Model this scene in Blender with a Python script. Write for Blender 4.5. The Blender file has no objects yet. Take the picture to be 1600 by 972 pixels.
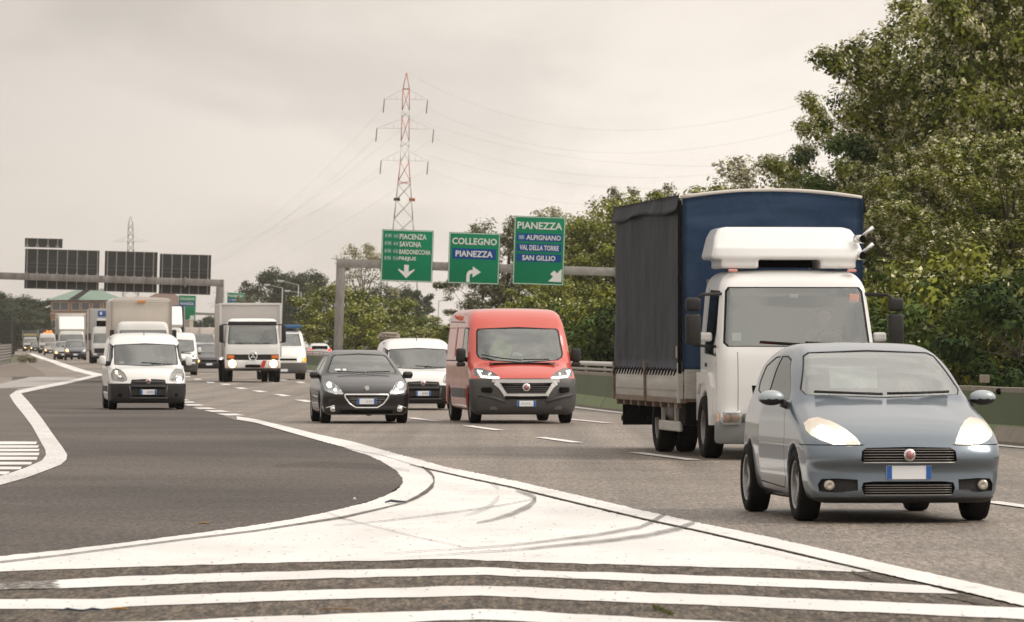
import bpy, bmesh, math, random
import numpy as np
from mathutils import Vector, Matrix
random.seed(7); RNG = np.random.default_rng(11)
PI = math.pi
SC = bpy.context.scene
COL = SC.collection
# ------------------------------------------------------------------ camera
CAM_H = 1.48; FPX = 8000.0; HZ = 543.0
cd = bpy.data.cameras.new('camera'); cam = bpy.data.objects.new('camera', cd); COL.objects.link(cam)
cam.location = (0, 0, CAM_H)
cam.rotation_euler = (PI/2 + math.atan((HZ-486.0)/FPX), 0, 0)
cd.sensor_width = 36; cd.lens = 36*FPX/1600.0; cd.clip_start = 1; cd.clip_end = 12000
cd.dof.use_dof = True; cd.dof.focus_distance = 62; cd.dof.aperture_fstop = 11
SC.camera = cam
# ------------------------------------------------------------------ sky and sun
SUN_EL, SUN_AZ = math.radians(44), math.radians(98)      # azimuth from +Y, clockwise: behind the camera, to the right
w = bpy.data.worlds.new('World'); SC.world = w; w.use_nodes = True
nt = w.node_tree; N = nt.nodes; Lk = nt.links
for n in list(N): N.remove(n)
def nn(t, **k):
    n = N.new(t)
    for a, b in k.items(): setattr(n, a, b)
    return n
out = nn('ShaderNodeOutputWorld'); mixs = nn('ShaderNodeMixShader'); mixs.inputs[0].default_value = 0.9
b1 = nn('ShaderNodeBackground'); b2 = nn('ShaderNodeBackground')
sky = nn('ShaderNodeTexSky'); sky.sky_type = 'NISHITA'; sky.sun_disc = False
sky.sun_elevation = SUN_EL; sky.sun_rotation = SUN_AZ
b1.inputs[1].default_value = 0.1
Lk.new(sky.outputs[0], b1.inputs[0])
tc = nn('ShaderNodeTexCoord'); sep = nn('ShaderNodeSeparateXYZ'); Lk.new(tc.outputs['Generated'], sep.inputs[0])
ramp = nn('ShaderNodeValToRGB'); Lk.new(sep.outputs['Z'], ramp.inputs[0])
cr = ramp.color_ramp; cr.elements[0].position = 0.0; cr.elements[0].color = (0.97, 0.87, 0.785, 1)
cr.elements[1].position = 1.0; cr.elements[1].color = (1.50, 1.40, 1.29, 1)
for p, c in ((0.02, (0.97, 0.88, 0.80, 1)), (0.045, (0.93, 0.85, 0.775, 1)), (0.068, (0.85, 0.765, 0.69, 1)), (0.2, (0.84, 0.77, 0.70, 1)), (0.5, (1.3, 1.2, 1.1, 1))):
    e = cr.elements.new(p); e.color = c
mp = nn('ShaderNodeMapping'); mp.inputs['Scale'].default_value = (1.0, 1.0, 2.4); mp.inputs['Location'].default_value = (0.31, 0.0, 0.02)
Lk.new(tc.outputs['Generated'], mp.inputs[0])
no = nn('ShaderNodeTexNoise'); no.inputs['Scale'].default_value = 7; no.inputs['Detail'].default_value = 6; no.inputs['Roughness'].default_value = 0.52; no.inputs['Distortion'].default_value = 0.6
Lk.new(mp.outputs[0], no.inputs['Vector'])
mr = nn('ShaderNodeMapRange'); mr.interpolation_type = 'SMOOTHSTEP'
mr.inputs['From Min'].default_value = 0.40; mr.inputs['From Max'].default_value = 0.60; mr.inputs['To Min'].default_value = 0.87; mr.inputs['To Max'].default_value = 1.06
Lk.new(no.outputs['Fac'], mr.inputs['Value'])
mul = nn('ShaderNodeVectorMath', operation='SCALE'); Lk.new(ramp.outputs[0], mul.inputs[0]); Lk.new(mr.outputs[0], mul.inputs['Scale'])
# the cloud layer is a little brighter on the sun's side (right)
gx = nn('ShaderNodeMapRange'); gx.interpolation_type = 'SMOOTHSTEP'; gx.inputs['From Min'].default_value = -0.15; gx.inputs['From Max'].default_value = 0.06; gx.inputs['To Min'].default_value = 0.66; gx.inputs['To Max'].default_value = 1.0
Lk.new(sep.outputs['X'], gx.inputs['Value']); mul2 = nn('ShaderNodeVectorMath', operation='SCALE'); Lk.new(mul.outputs[0], mul2.inputs[0]); Lk.new(gx.outputs[0], mul2.inputs['Scale'])
Lk.new(mul2.outputs[0], b2.inputs[0])
Lk.new(b1.outputs[0], mixs.inputs[1]); Lk.new(b2.outputs[0], mixs.inputs[2]); Lk.new(mixs.outputs[0], out.inputs[0])
sl = bpy.data.lights.new('sun', 'SUN'); sun = bpy.data.objects.new('sun', sl); COL.objects.link(sun)
sl.energy = 1.5; sl.angle = math.radians(26); sl.color = (1.0, 0.93, 0.84)
sd = Vector((math.sin(SUN_AZ)*math.cos(SUN_EL), math.cos(SUN_AZ)*math.cos(SUN_EL), math.sin(SUN_EL)))
sun.rotation_euler = sd.to_track_quat('Z', 'Y').to_euler()
vs = SC.view_settings; vs.view_transform = 'Standard'; vs.look = 'None'; vs.exposure = 0.20; vs.gamma = 1
SC.cycles.max_bounces = 6; SC.cycles.transparent_max_bounces = 16; SC.cycles.volume_bounces = 0
SC.cycles.use_denoising = True
# ------------------------------------------------------------------ helpers
def tag(o, label=None, cat=None, group=None, kind=None):
    if label: o['label'] = label
    if cat: o['category'] = cat
    if group: o['group'] = group
    if kind: o['kind'] = kind
    return o
def gz(Y):
    """height of the ground, which climbs gently beyond 150 m"""
    return float(np.interp(Y, [0, 150, 230, 320, 400, 600, 820, 1200, 4000], [0, 0, .08, .25, .42, .62, .8, 1.0, 1.2]))
def G(px, py):
    """point of the ground that lies on the photograph's pixel (used to survey the road)"""
    a, b = 15.0, 6000.0
    for _ in range(60):
        m = .5*(a+b); yy = HZ + (CAM_H-gz(m))*FPX/m
        if yy > py: a = m
        else: b = m
    return ((px-800.0)*m/FPX, m)
def empty(name, loc, rz=0.0, ry=0.0):
    o = bpy.data.objects.new(name, None); COL.objects.link(o); o.location = loc; o.rotation_euler = (0, ry, rz); o.empty_display_size = .3
    return o
def link(name, me, parent=None):
    o = bpy.data.objects.new(name, me); COL.objects.link(o)
    if parent: o.parent = parent
    return o
def setmats(me, mats):
    for m in (mats if isinstance(mats, (list, tuple)) else [mats]): me.materials.append(m)
def bm_obj(name, bm, mats, parent=None, smooth=False, angle=None):
    me = bpy.data.meshes.new(name); bm.to_mesh(me); bm.free(); setmats(me, mats)
    if smooth or angle is not None:
        me.polygons.foreach_set('use_smooth', [True]*len(me.polygons))
        if angle is not None: me.set_sharp_from_angle(angle=math.radians(angle))
    return link(name, me, parent)
def np_mesh(name, V, Q, mats, smooth=True, midx=None):
    """mesh from numpy quads/tris"""
    me = bpy.data.meshes.new(name); V = np.asarray(V, np.float32); Q = np.asarray(Q, np.int32)
    k = Q.shape[1]
    me.vertices.add(len(V)); me.vertices.foreach_set('co', V.ravel())
    me.loops.add(Q.size); me.loops.foreach_set('vertex_index', Q.ravel())
    me.polygons.add(len(Q)); me.polygons.foreach_set('loop_start', np.arange(0, Q.size, k, dtype=np.int32))
    me.polygons.foreach_set('loop_total', np.full(len(Q), k, np.int32))
    setmats(me, mats)
    if midx is not None: me.polygons.foreach_set('material_index', np.asarray(midx, np.int32))
    me.polygons.foreach_set('use_smooth', np.full(len(Q), bool(smooth)))
    me.update(calc_edges=True)
    return me
class MB:
    """collects simple solids that become ONE mesh object"""
    def __init__(s): s.bm = bmesh.new(); s.mi = 0
    def box(s, c, d, bev=0.0, rot=None, mi=None):
        ret = bmesh.ops.create_cube(s.bm, size=1.0)
        vs_ = ret['verts']
        for v in vs_: v.co = Vector((v.co.x*d[0], v.co.y*d[1], v.co.z*d[2]))
        fs = list({f for v in vs_ for f in v.link_faces})
        if bev > 0:
            r = bmesh.ops.bevel(s.bm, geom=list({e for v in vs_ for e in v.link_edges}), offset=bev, segments=2, affect='EDGES', profile=.5)
            vs_ = list({v for f in r['faces'] for v in f.verts} | {v for v in vs_ if v.is_valid})
            fs = list({f for v in vs_ for f in v.link_faces})
        M = Matrix.Translation(Vector(c))
        if rot is not None: M = M @ rot.to_4x4()
        for v in vs_: v.co = M @ v.co
        for f in fs: f.material_index = s.mi if mi is None else mi
        return vs_
    def tube(s, pts, r, n=8, r2=None, mi=None, cap=True):
        pts = [Vector(p) for p in pts]; rings = []
        K = len(pts)
        for i, p in enumerate(pts):
            t = (pts[min(i+1, K-1)]-pts[max(i-1, 0)]).normalized()
            a = t.orthogonal().normalized() if i == 0 else (a - t*a.dot(t)).normalized()
            b = t.cross(a)
            rr = (r[i] if isinstance(r, (list, tuple)) else (r if r2 is None else r+(r2-r)*i/(K-1)))
            rings.append([s.bm.verts.new(p + (a*math.cos(2*PI*j/n) + b*math.sin(2*PI*j/n))*rr) for j in range(n)])
        for i in range(K-1):
            for j in range(n):
                f = s.bm.faces.new((rings[i][j], rings[i][(j+1) % n], rings[i+1][(j+1) % n], rings[i+1][j])); f.smooth = True
                f.material_index = s.mi if mi is None else mi
        if cap:
            for rg, rev in ((rings[0], True), (rings[-1], False)):
                f = s.bm.faces.new(rg[::-1] if rev else rg); f.material_index = s.mi if mi is None else mi
    def lathe(s, prof, n=24, axis='x', c=(0, 0, 0), mi=None):
        """prof: list of (along, radius)"""
        rings = []
        for a, r in prof:
            ring = []
            for j in range(n):
                t = 2*PI*j/n
                p = {'x': (a, r*math.cos(t), r*math.sin(t)), 'y': (r*math.cos(t), a, r*math.sin(t)), 'z': (r*math.cos(t), r*math.sin(t), a)}[axis]
                ring.append(s.bm.verts.new(Vector(p)+Vector(c)))
            rings.append(ring)
        for i in range(len(rings)-1):
            for j in range(n):
                try:
                    f = s.bm.faces.new((rings[i][j], rings[i][(j+1) % n], rings[i+1][(j+1) % n], rings[i+1][j])); f.smooth = True
                    f.material_index = s.mi if mi is None else mi
                except ValueError: pass
    def prism(s, poly, y0, y1, axis='y', mi=None):
        """closed outline extruded: poly points (u,v), axis = extrude direction"""
        def P(u, v, t): return {'y': (u, t, v), 'x': (t, u, v), 'z': (u, v, t)}[axis]
        A = [s.bm.verts.new(P(u, v, y0)) for u, v in poly]; B = [s.bm.verts.new(P(u, v, y1)) for u, v in poly]
        n = len(poly); fs = [s.bm.faces.new(A), s.bm.faces.new(B[::-1])]
        for i in range(n): fs.append(s.bm.faces.new((A[(i+1) % n], A[i], B[i], B[(i+1) % n])))
        for f in fs: f.material_index = s.mi if mi is None else mi
        return A+B
    def build(s, name, mats, parent=None, smooth=False, angle=None):
        bmesh.ops.recalc_face_normals(s.bm, faces=s.bm.faces[:])
        sm = {f.index: f.smooth for f in s.bm.faces}
        return bm_obj(name, s.bm, mats, parent, smooth, angle)
def copy_tree(o, parent=None):
    c = o.copy(); COL.objects.link(c); c.parent = parent
    for ch in list(o.children): copy_tree(ch, c)
    return c
# ------------------------------------------------------------------ materials
MATS = {}
def mat(name, col, rough=.5, metal=0.0, coat=0.0, noise=None, bump=None, spec=None, emis=None, objspace=True, sheen=None, island=None):
    """noise = (scale, strength, second colour or None, stretch); bump = (scale, strength)"""
    if name in MATS: return MATS[name]
    m = bpy.data.materials.new(name); m.use_nodes = True; t = m.node_tree; p = t.nodes['Principled BSDF']
    p.inputs['Base Color'].default_value = (*col, 1); p.inputs['Roughness'].default_value = rough; p.inputs['Metallic'].default_value = metal
    p.inputs['Coat Weight'].default_value = coat; p.inputs['Coat Roughness'].default_value = .06
    if spec is not None: p.inputs['Specular IOR Level'].default_value = spec
    if emis: p.inputs['Emission Color'].default_value = (*emis[0], 1); p.inputs['Emission Strength'].default_value = emis[1]
    def NN(k, **a):
        n = t.nodes.new(k)
        for x, y in a.items(): setattr(n, x, y)
        return n
    tcn = NN('ShaderNodeTexCoord') if (noise or bump) else None
    src = None
    if noise:
        sc_, st, c2, stretch = (list(noise)+[None, None])[:4]
        mpn = NN('ShaderNodeMapping'); t.links.new(tcn.outputs['Object'], mpn.inputs[0])
        if stretch: mpn.inputs['Scale'].default_value = stretch
        nz = NN('ShaderNodeTexNoise'); nz.inputs['Scale'].default_value = sc_; nz.inputs['Detail'].default_value = 8; nz.inputs['Roughness'].default_value = .62
        t.links.new(mpn.outputs[0], nz.inputs['Vector'])
        mrn = NN('ShaderNodeMapRange'); mrn.inputs['From Min'].default_value = .32; mrn.inputs['From Max'].default_value = .68
        t.links.new(nz.outputs['Fac'], mrn.inputs['Value'])
        if c2 is None: c2 = tuple(c*(1-st) for c in col)
        mx = NN('ShaderNodeMix', data_type='RGBA'); mx.inputs['A'].default_value = (*col, 1); mx.inputs['B'].default_value = (*c2, 1)
        if noise[1] < 1 and len(noise) > 2 and noise[2] is not None:
            mm = NN('ShaderNodeMath', operation='MULTIPLY'); mm.inputs[1].default_value = st; t.links.new(mrn.outputs[0], mm.inputs[0]); t.links.new(mm.outputs[0], mx.inputs['Factor'])
        else: t.links.new(mrn.outputs[0], mx.inputs['Factor'])
        src = mx.outputs['Result']
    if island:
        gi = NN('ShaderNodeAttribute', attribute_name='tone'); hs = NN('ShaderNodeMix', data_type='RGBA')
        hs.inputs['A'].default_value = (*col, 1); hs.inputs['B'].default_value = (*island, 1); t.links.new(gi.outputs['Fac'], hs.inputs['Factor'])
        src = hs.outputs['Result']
    if src: t.links.new(src, p.inputs['Base Color'])
    if bump:
        bz = NN('ShaderNodeTexNoise'); bz.inputs['Scale'].default_value = bump[0]; bz.inputs['Detail'].default_value = 5
        bp = NN('ShaderNodeBump'); bp.inputs['Strength'].default_value = bump[1]; bp.inputs['Distance'].default_value = bump[2] if len(bump) > 2 else .02
        t.links.new(tcn.outputs['Object'], bz.inputs['Vector']); t.links.new(bz.outputs['Fac'], bp.inputs['Height']); t.links.new(bp.outputs[0], p.inputs['Normal'])
    MATS[name] = m
    return m
def glass_mat(name, tint=(.55, .6, .57), refl=.30, ior=1.5):
    """window glass: tinted see-through with a mirror-like coat"""
    if name in MATS: return MATS[name]
    m = bpy.data.materials.new(name); m.use_nodes = True; t = m.node_tree
    for n in list(t.nodes): t.nodes.remove(n)
    o = t.nodes.new('ShaderNodeOutputMaterial'); mx = t.nodes.new('ShaderNodeMixShader'); tr = t.nodes.new('ShaderNodeBsdfTransparent'); gl = t.nodes.new('ShaderNodeBsdfGlossy')
    fr = t.nodes.new('ShaderNodeFresnel'); fr.inputs[0].default_value = ior; mr_ = t.nodes.new('ShaderNodeMapRange')
    mr_.inputs['To Min'].default_value = refl*.6; mr_.inputs['To Max'].default_value = 1.0
    t.links.new(fr.outputs[0], mr_.inputs['Value']); t.links.new(mr_.outputs[0], mx.inputs[0])
    tr.inputs[0].default_value = (*tint, 1); gl.inputs['Roughness'].default_value = .03; gl.inputs[0].default_value = (.93, .96, .94, 1)
    t.links.new(tr.outputs[0], mx.inputs[1]); t.links.new(gl.outputs[0], mx.inputs[2]); t.links.new(mx.outputs[0], o.inputs[0])
    MATS[name] = m
    return m
GLASS = glass_mat('window_glass', (.66, .73, .69), .30)
GLASSP = glass_mat('pale_window_glass', (.68, .76, .72), .50)
SIDEGLASS = glass_mat('side_glass', (.35, .39, .37), .16)
LENS = glass_mat('lamp_lens', (.9, .9, .9), .1)
def paint(name, col, metal=0.0, rough=.38, coat=.8, dirt=.25):
    d = tuple(c*(1-dirt)+.12*dirt for c in col)
    return mat(name, col, rough, metal, coat, noise=(1.6, .6, d))
BLACKP = mat('black_plastic', (.022, .021, .021), .55, noise=(5, .5, (.045, .042, .038)), spec=.3)
DARK = mat('dark_underbody', (.006, .0055, .0055), .9, spec=.15)
RUBBER = mat('tyre_rubber', (.007, .0065, .006), .8, noise=(9, .5, (.018, .016, .014)), spec=.15)
SEAL = mat('window_seal', (.012, .012, .012), .6, spec=.25)
CHROME = mat('chrome', (.75, .75, .74), .16, 1.0)
ALLOY = mat('alloy_rim', (.42, .42, .42), .38, .8, noise=(8, .6, (.2, .17, .15)))
STEELRIM = mat('steel_rim', (.30, .29, .28), .5, .5, noise=(8, .6, (.12, .1, .09)))
REFL = mat('lamp_reflector', (.82, .82, .82), .2, .8)
LIT = mat('lit_lamp', (1, 1, 1), .3, emis=((1.0, .95, .86), 14))
LITW = mat('warm_lit_lamp', (1, .8, .5), .3, emis=((1.0, .72, .38), 7))
AMBER = mat('amber_lens', (.85, .22, .02), .25, 0, .5)
PLATEW = mat('plate_white', (.86, .88, .90), .4)
PLATEB = mat('plate_blue', (.02, .12, .42), .4)
PLATEK = mat('plate_letters', (.04, .04, .05), .5)
SEATM = mat('seat_fabric', (.13, .13, .135), .95)
DASHM = mat('dashboard_plastic', (.045, .045, .045), .8)
PAPER = mat('paper', (.75, .78, .78), .8)
GALV = mat('galvanised_steel', (.40, .38, .36), .5, .35, noise=(3, .7, (.24, .22, .20)))
# ------------------------------------------------------------------ implicit bodies (surface nets)
CORN = np.array([(i, j, k) for i in (0, 1) for j in (0, 1) for k in (0, 1)])
def surf_net(f, lo, hi, res, proj=2):
    n = [int(math.ceil((hi[a]-lo[a])/res))+1 for a in range(3)]
    ax = [lo[a]+res*np.arange(n[a]) for a in range(3)]
    X, Y, Z = np.meshgrid(*ax, indexing='ij'); F = f(X, Y, Z).astype(np.float64); S = F < 0
    c = [S[i:n[0]-1+i, j:n[1]-1+j, k:n[2]-1+k] for i, j, k in CORN]
    cnt = sum(a.astype(np.int8) for a in c); act = (cnt > 0) & (cnt < 8)
    idx = np.argwhere(act); ids = np.full(act.shape, -1, np.int64); ids[act] = np.arange(len(idx))
    P = np.zeros((len(idx), 3)); C = np.zeros(len(idx))
    for a in range(8):
        for b in range(a+1, 8):
            if abs(CORN[a]-CORN[b]).sum() != 1: continue
            ia, ib = idx+CORN[a], idx+CORN[b]
            fa, fb = F[ia[:, 0], ia[:, 1], ia[:, 2]], F[ib[:, 0], ib[:, 1], ib[:, 2]]
            m = (fa < 0) != (fb < 0); t = np.where(m, fa/np.where(m, fa-fb, 1), 0)
            P += (m[:, None])*(ia+(ib-ia)*t[:, None]); C += m
    P = P/C[:, None]*res+np.array(lo)
    quads = []
    for a in range(3):
        sl0 = [slice(None)]*3; sl1 = [slice(None)]*3; sl0[a] = slice(0, n[a]-1); sl1[a] = slice(1, n[a])
        A, B = S[tuple(sl0)], S[tuple(sl1)]; e = np.argwhere(A != B)
        b_, c_ = (a+1) % 3, (a+2) % 3
        e = e[(e[:, b_] > 0) & (e[:, c_] > 0) & (e[:, b_] < n[b_]-1) & (e[:, c_] < n[c_]-1)]
        inside = A[e[:, 0], e[:, 1], e[:, 2]]
        def cell(db, dc):
            q = e.copy(); q[:, b_] += db; q[:, c_] += dc
            return ids[q[:, 0], q[:, 1], q[:, 2]]
        q = np.stack([cell(-1, -1), cell(0, -1), cell(0, 0), cell(-1, 0)], 1)
        q[~inside] = q[~inside][:, ::-1]; quads.append(q)
    Q = np.concatenate(quads); h = res*.1
    for _ in range(proj):
        x, y, z = P.T; f0 = f(x, y, z); g = np.stack([f(x+h, y, z)-f0, f(x, y+h, z)-f0, f(x, y, z+h)-f0], 1)/h
        l2 = np.maximum((g**2).sum(1), .2); st = -f0/l2; st = np.clip(st*np.sqrt(l2), -res*.5, res*.5)/np.sqrt(l2)
        P = P+g*st[:, None]
    return P, Q
def chaikin(p, it=2, closed=True):
    p = np.array(p, float)
    for _ in range(it):
        if closed: q = np.roll(p, -1, 0)
        else: q = p[1:]; 
        a = p if closed else p[:-1]
        r = np.empty((2*len(a), p.shape[1])); r[0::2] = .78*a+.22*q; r[1::2] = .22*a+.78*q
        if not closed: r = np.vstack([p[:1], r, p[-1:]])
        p = r
    return p
def sdf2(poly, pad=.5, h=.015):
    poly = np.asarray(poly, float); lo = poly.min(0)-pad; hi = poly.max(0)+pad
    nu, nv = (np.ceil((hi-lo)/h).astype(int)+1); U, V = np.meshgrid(lo[0]+h*np.arange(nu), lo[1]+h*np.arange(nv), indexing='ij')
    D = np.full(U.shape, 1e9); ins = np.zeros(U.shape, bool); n = len(poly)
    for i in range(n):
        a, b = poly[i], poly[(i+1) % n]; e = b-a; L2 = e@e+1e-12
        t = np.clip(((U-a[0])*e[0]+(V-a[1])*e[1])/L2, 0, 1); D = np.minimum(D, (U-a[0]-t*e[0])**2+(V-a[1]-t*e[1])**2)
        c = ((a[1] > V) != (b[1] > V)); den = (b[1]-a[1]) if abs(b[1]-a[1]) > 1e-12 else 1e-12
        ins ^= c & (U < (b[0]-a[0])*(V-a[1])/den+a[0])
    D = np.sqrt(D); D[ins] *= -1
    def s(u, v):
        fu = np.clip((u-lo[0])/h, 0, nu-1.001); fv = np.clip((v-lo[1])/h, 0, nv-1.001); i = fu.astype(int); j = fv.astype(int); a = fu-i; b = fv-j
        return (D[i, j]*(1-a)+D[i+1, j]*a)*(1-b)+(D[i, j+1]*(1-a)+D[i+1, j+1]*a)*b
    return s
def smax(a, b, k):
    h = np.maximum(k-np.abs(a-b), 0)/k
    return np.maximum(a, b)+h*h*k*.25
def smin(a, b, k): return -smax(-a, -b, k)
def body_bm(sp):
    """car body: side outline x front outline x plan curvature, wheel arches cut out"""
    side = sdf2(chaikin(sp['side'], 2)); hz, hx = zip(*sp['hw']); W = max(hx); L = sp['L']; mid = L/2
    zz = np.linspace(-.2, hz[-1]+.3, 200); tb = np.interp(zz, hz, hx); ker = np.ones(9)/9; tb = np.convolve(np.pad(tb, 4, 'edge'), ker, 'valid')
    ty, tv = zip(*sp.get('taper', [(0, .94), (.5, 1), (L-.5, 1), (L, .94)]))
    c1, c2, pw, crown, k = sp.get('c1', .03), sp.get('c2', .09), sp.get('pw', 5), sp.get('crown', .05), sp.get('k', .09)
    ar = sp.get('arches', []); inn = sp.get('arch_depth', .26)
    def f(x, y, z):
        a = np.abs(x); u = np.clip(a/W, 0, 1.15); s_ = 1+c1*u**2+c2*u**pw
        fs = side(mid+(y-mid)*s_, z+crown*u**2.5*np.clip((z-.5)*2, 0, 1))
        ff = (a-np.interp(z, zz, tb)*np.interp(y, ty, tv))*.93
        r = smax(fs, ff, k)
        for (yc, zc, rr) in ar:
            g = np.maximum(np.sqrt((y-yc)**2+(z-zc)**2)-rr, (W-inn)-a); r = np.maximum(r, -g)
        return r
    P, Q = surf_net(f, (-W-.08, -.1, -.02), (W+.08, L+.1, sp['H']+.12), sp['res'])
    me = np_mesh('tmp', P, Q, []); bm = bmesh.new(); bm.from_mesh(me); bpy.data.meshes.remove(me)
    for fc in bm.faces: fc.smooth = True
    return bm
def uvof(axis):
    return {'F': (0, 2), 'B': (0, 2), 'L': (1, 2), 'R': (1, 2), 'T': (0, 1)}[axis]
def extract(bm, poly, axis='F', lim=None, nlim=.05):
    """cut an outline (convex, projected along an axis) out of a body and return that piece as its own bmesh"""
    iu, iv = uvof(axis); P = [Vector((p[0], p[1])) for p in poly]
    ar = sum(P[i].x*P[(i+1) % len(P)].y-P[(i+1) % len(P)].x*P[i].y for i in range(len(P)))
    if ar < 0: P = P[::-1]
    ulo, uhi = min(p.x for p in P)-.06, max(p.x for p in P)+.06; vlo, vhi = min(p.y for p in P)-.06, max(p.y for p in P)+.06
    na, sg = {'F': (1, -1), 'B': (1, 1), 'L': (0, -1), 'R': (0, 1), 'T': (2, 1)}[axis]
    bm.normal_update()
    def ok(f):
        if f.normal[na]*sg < nlim: return False
        c = f.calc_center_median()
        if lim is not None and not (lim[0] <= c[na] <= lim[1]): return False
        return ulo <= c[iu] <= uhi and vlo <= c[iv] <= vhi
    faces = [f for f in bm.faces if ok(f)]
    for i in range(len(P)):
        a, b = P[i], P[(i+1) % len(P)]
        if (b-a).length < 1e-5: continue
        no2 = Vector((b.y-a.y, -(b.x-a.x))).normalized(); co = [0, 0, 0]; co[iu] = a.x; co[iv] = a.y; no3 = [0, 0, 0]; no3[iu] = no2.x; no3[iv] = no2.y
        geom = set(faces)
        for f in faces: geom.update(f.edges); geom.update(f.verts)
        r = bmesh.ops.bisect_plane(bm, geom=list(geom), dist=1e-4, plane_co=co, plane_no=no3)
        faces = [g for g in r['geom'] if isinstance(g, bmesh.types.BMFace)]
    def inside(c):
        for i in range(len(P)):
            a, b = P[i], P[(i+1) % len(P)]
            if (b.x-a.x)*(c[iv]-a.y)-(b.y-a.y)*(c[iu]-a.x) < -1e-5: return False
        return True
    sel = [f for f in faces if f.is_valid and inside(f.calc_center_median())]
    nb = bmesh.new(); mp_ = {}
    for f in sel:
        vs_ = []
        for v in f.verts:
            if v not in mp_: mp_[v] = nb.verts.new(v.co)
            vs_.append(mp_[v])
        nf = nb.faces.new(vs_); nf.smooth = True
    bmesh.ops.delete(bm, geom=sel, context='FACES')
    nb.normal_update()
    return nb
def recess(nb, d, vec=None, wall=True):
    """sink (d>0) or raise (d<0) a piece, with walls back to its old rim"""
    nb.normal_update(); old = list(nb.verts); nrm = {v: v.normal.copy() for v in old}
    if wall:
        be = [e for e in nb.edges if e.is_boundary]
        bmesh.ops.extrude_edge_only(nb, edges=be)
    for v in old: v.co -= (nrm[v] if vec is None else Vector(vec))*d
    # extruded rims end up as the moved copies' partners
    return nb
def dup_bm(nb): return nb.copy()
def rrect(cx, cz, w, h, r, n=3):
    pts = []
    for sx, sz, a0 in ((1, 1, 0), (-1, 1, 90), (-1, -1, 180), (1, -1, 270)):
        for i in range(n+1):
            a = math.radians(a0+90*i/n); pts.append((cx+sx*(w/2-r)+r*math.cos(a), cz+sz*(h/2-r)+r*math.sin(a)))
    return pts
def mirror(poly): return [(-x, z) for x, z in poly]
def ring_poly(cx, cz, rx, rz, n=14): return [(cx+rx*math.cos(2*PI*i/n), cz+rz*math.sin(2*PI*i/n)) for i in range(n)]
# ------------------------------------------------------------------ text
def text_mesh(s, size, width=None, bold=.0, depth=.004, cap=None):
    cu = bpy.data.curves.new('t', 'FONT'); cu.body = s; cu.size = size; cu.align_x = 'CENTER'; cu.align_y = 'CENTER'; cu.offset = bold; cu.extrude = depth; cu.resolution_u = 2
    o = bpy.data.objects.new('t', cu); COL.objects.link(o); dg = bpy.context.evaluated_depsgraph_get(); dg.update()
    me = bpy.data.meshes.new_from_object(o.evaluated_get(dg)); bpy.data.objects.remove(o); bpy.data.curves.remove(cu)
    n = len(me.vertices); co = np.empty(n*3, np.float32); me.vertices.foreach_get('co', co); co = co.reshape(-1, 3)
    if n:
        co[:, 0] -= (co[:, 0].max()+co[:, 0].min())/2; co[:, 1] -= (co[:, 1].max()+co[:, 1].min())/2
        if width: co[:, 0] *= width/(co[:, 0].max()-co[:, 0].min())
        if cap: co[:, 1] *= cap/(co[:, 1].max()-co[:, 1].min())
        co = np.stack([co[:, 0], -co[:, 2], co[:, 1]], 1)      # stand it up, facing -Y
        me.vertices.foreach_set('co', co.ravel()); me.update()
    me.materials.clear()
    return me
def letters(s, size, loc, m, parent, width=None, bold=.0, name='lettering', depth=.004, cap=None):
    me = text_mesh(s, size, width, bold, depth, cap); me.materials.append(m); o = link(name, me, parent); o.location = loc
    return o
# ------------------------------------------------------------------ common vehicle pieces
_wheels = {}
def wheel_meshes(r, wd, kind):
    k = (round(r, 3), round(wd, 3), kind)
    if k in _wheels: return _wheels[k]
    b = MB(); h = wd/2; ri = r*(.66 if kind != 'truck' else .56)
    b.lathe([(-h*.55, ri), (-h*.92, ri*1.05), (-h, r*.84), (-h*.88, r*.965), (-h*.6, r), (h*.6, r), (h*.88, r*.965), (h, r*.84), (h*.92, ri*1.05), (h*.55, ri)], 32)
    b.lathe([(h*.5, ri*1.0), (-h*.3, ri*1.0)], 32)
    t = b.build('wheel', RUBBER); tm = t.data; bpy.data.objects.remove(t)
    b = MB(); ro = ri*1.01
    if kind == 'truck':
        b.lathe([(h*.80, ro), (h*.72, ro*.93), (h*.2, ro*.86), (h*.1, ro*.5), (h*.5, ro*.42), (h*.5, 0.001)], 28)
        for i in range(10):
            a = 2*PI*i/10; b.box((h*.2, ro*.66*math.cos(a), ro*.66*math.sin(a)), (h*.3, ro*.1, ro*.1))
    else:
        b.lathe([(h*.86, ro), (h*.78, ro*.93), (h*.0, ro*.88), (-h*.1, 0.001)], 28)
        b.lathe([(h*.5, .0005), (h*.62, ro*.2), (h*.3, ro*.26)], 14)
        ns = 5 if kind == 'alloy' else 9
        for i in range(ns):
            a = 2*PI*i/ns; R = Matrix.Rotation(a, 3, 'X')
            b.box(R @ Vector((h*.5, 0, ro*.53)), (h*.18, ro*(.30 if kind == 'alloy' else .34), ro*.86), .006, R)
    o = b.build('rim', ALLOY if kind == 'alloy' else STEELRIM, angle=35); om = o.data; bpy.data.objects.remove(o)
    _wheels[k] = (tm, om)
    return _wheels[k]
def wheels(root, spots, r, wd, kind='alloy'):
    tm, om = wheel_meshes(r, wd, kind)
    for (x, y) in spots:
        t = link('wheel', tm, root); t.location = (x, y, r); t.rotation_euler = (random.uniform(0, 6), 0, 0) if x > 0 else (random.uniform(0, 6), 0, PI)
        link('rim', om, t)
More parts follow.
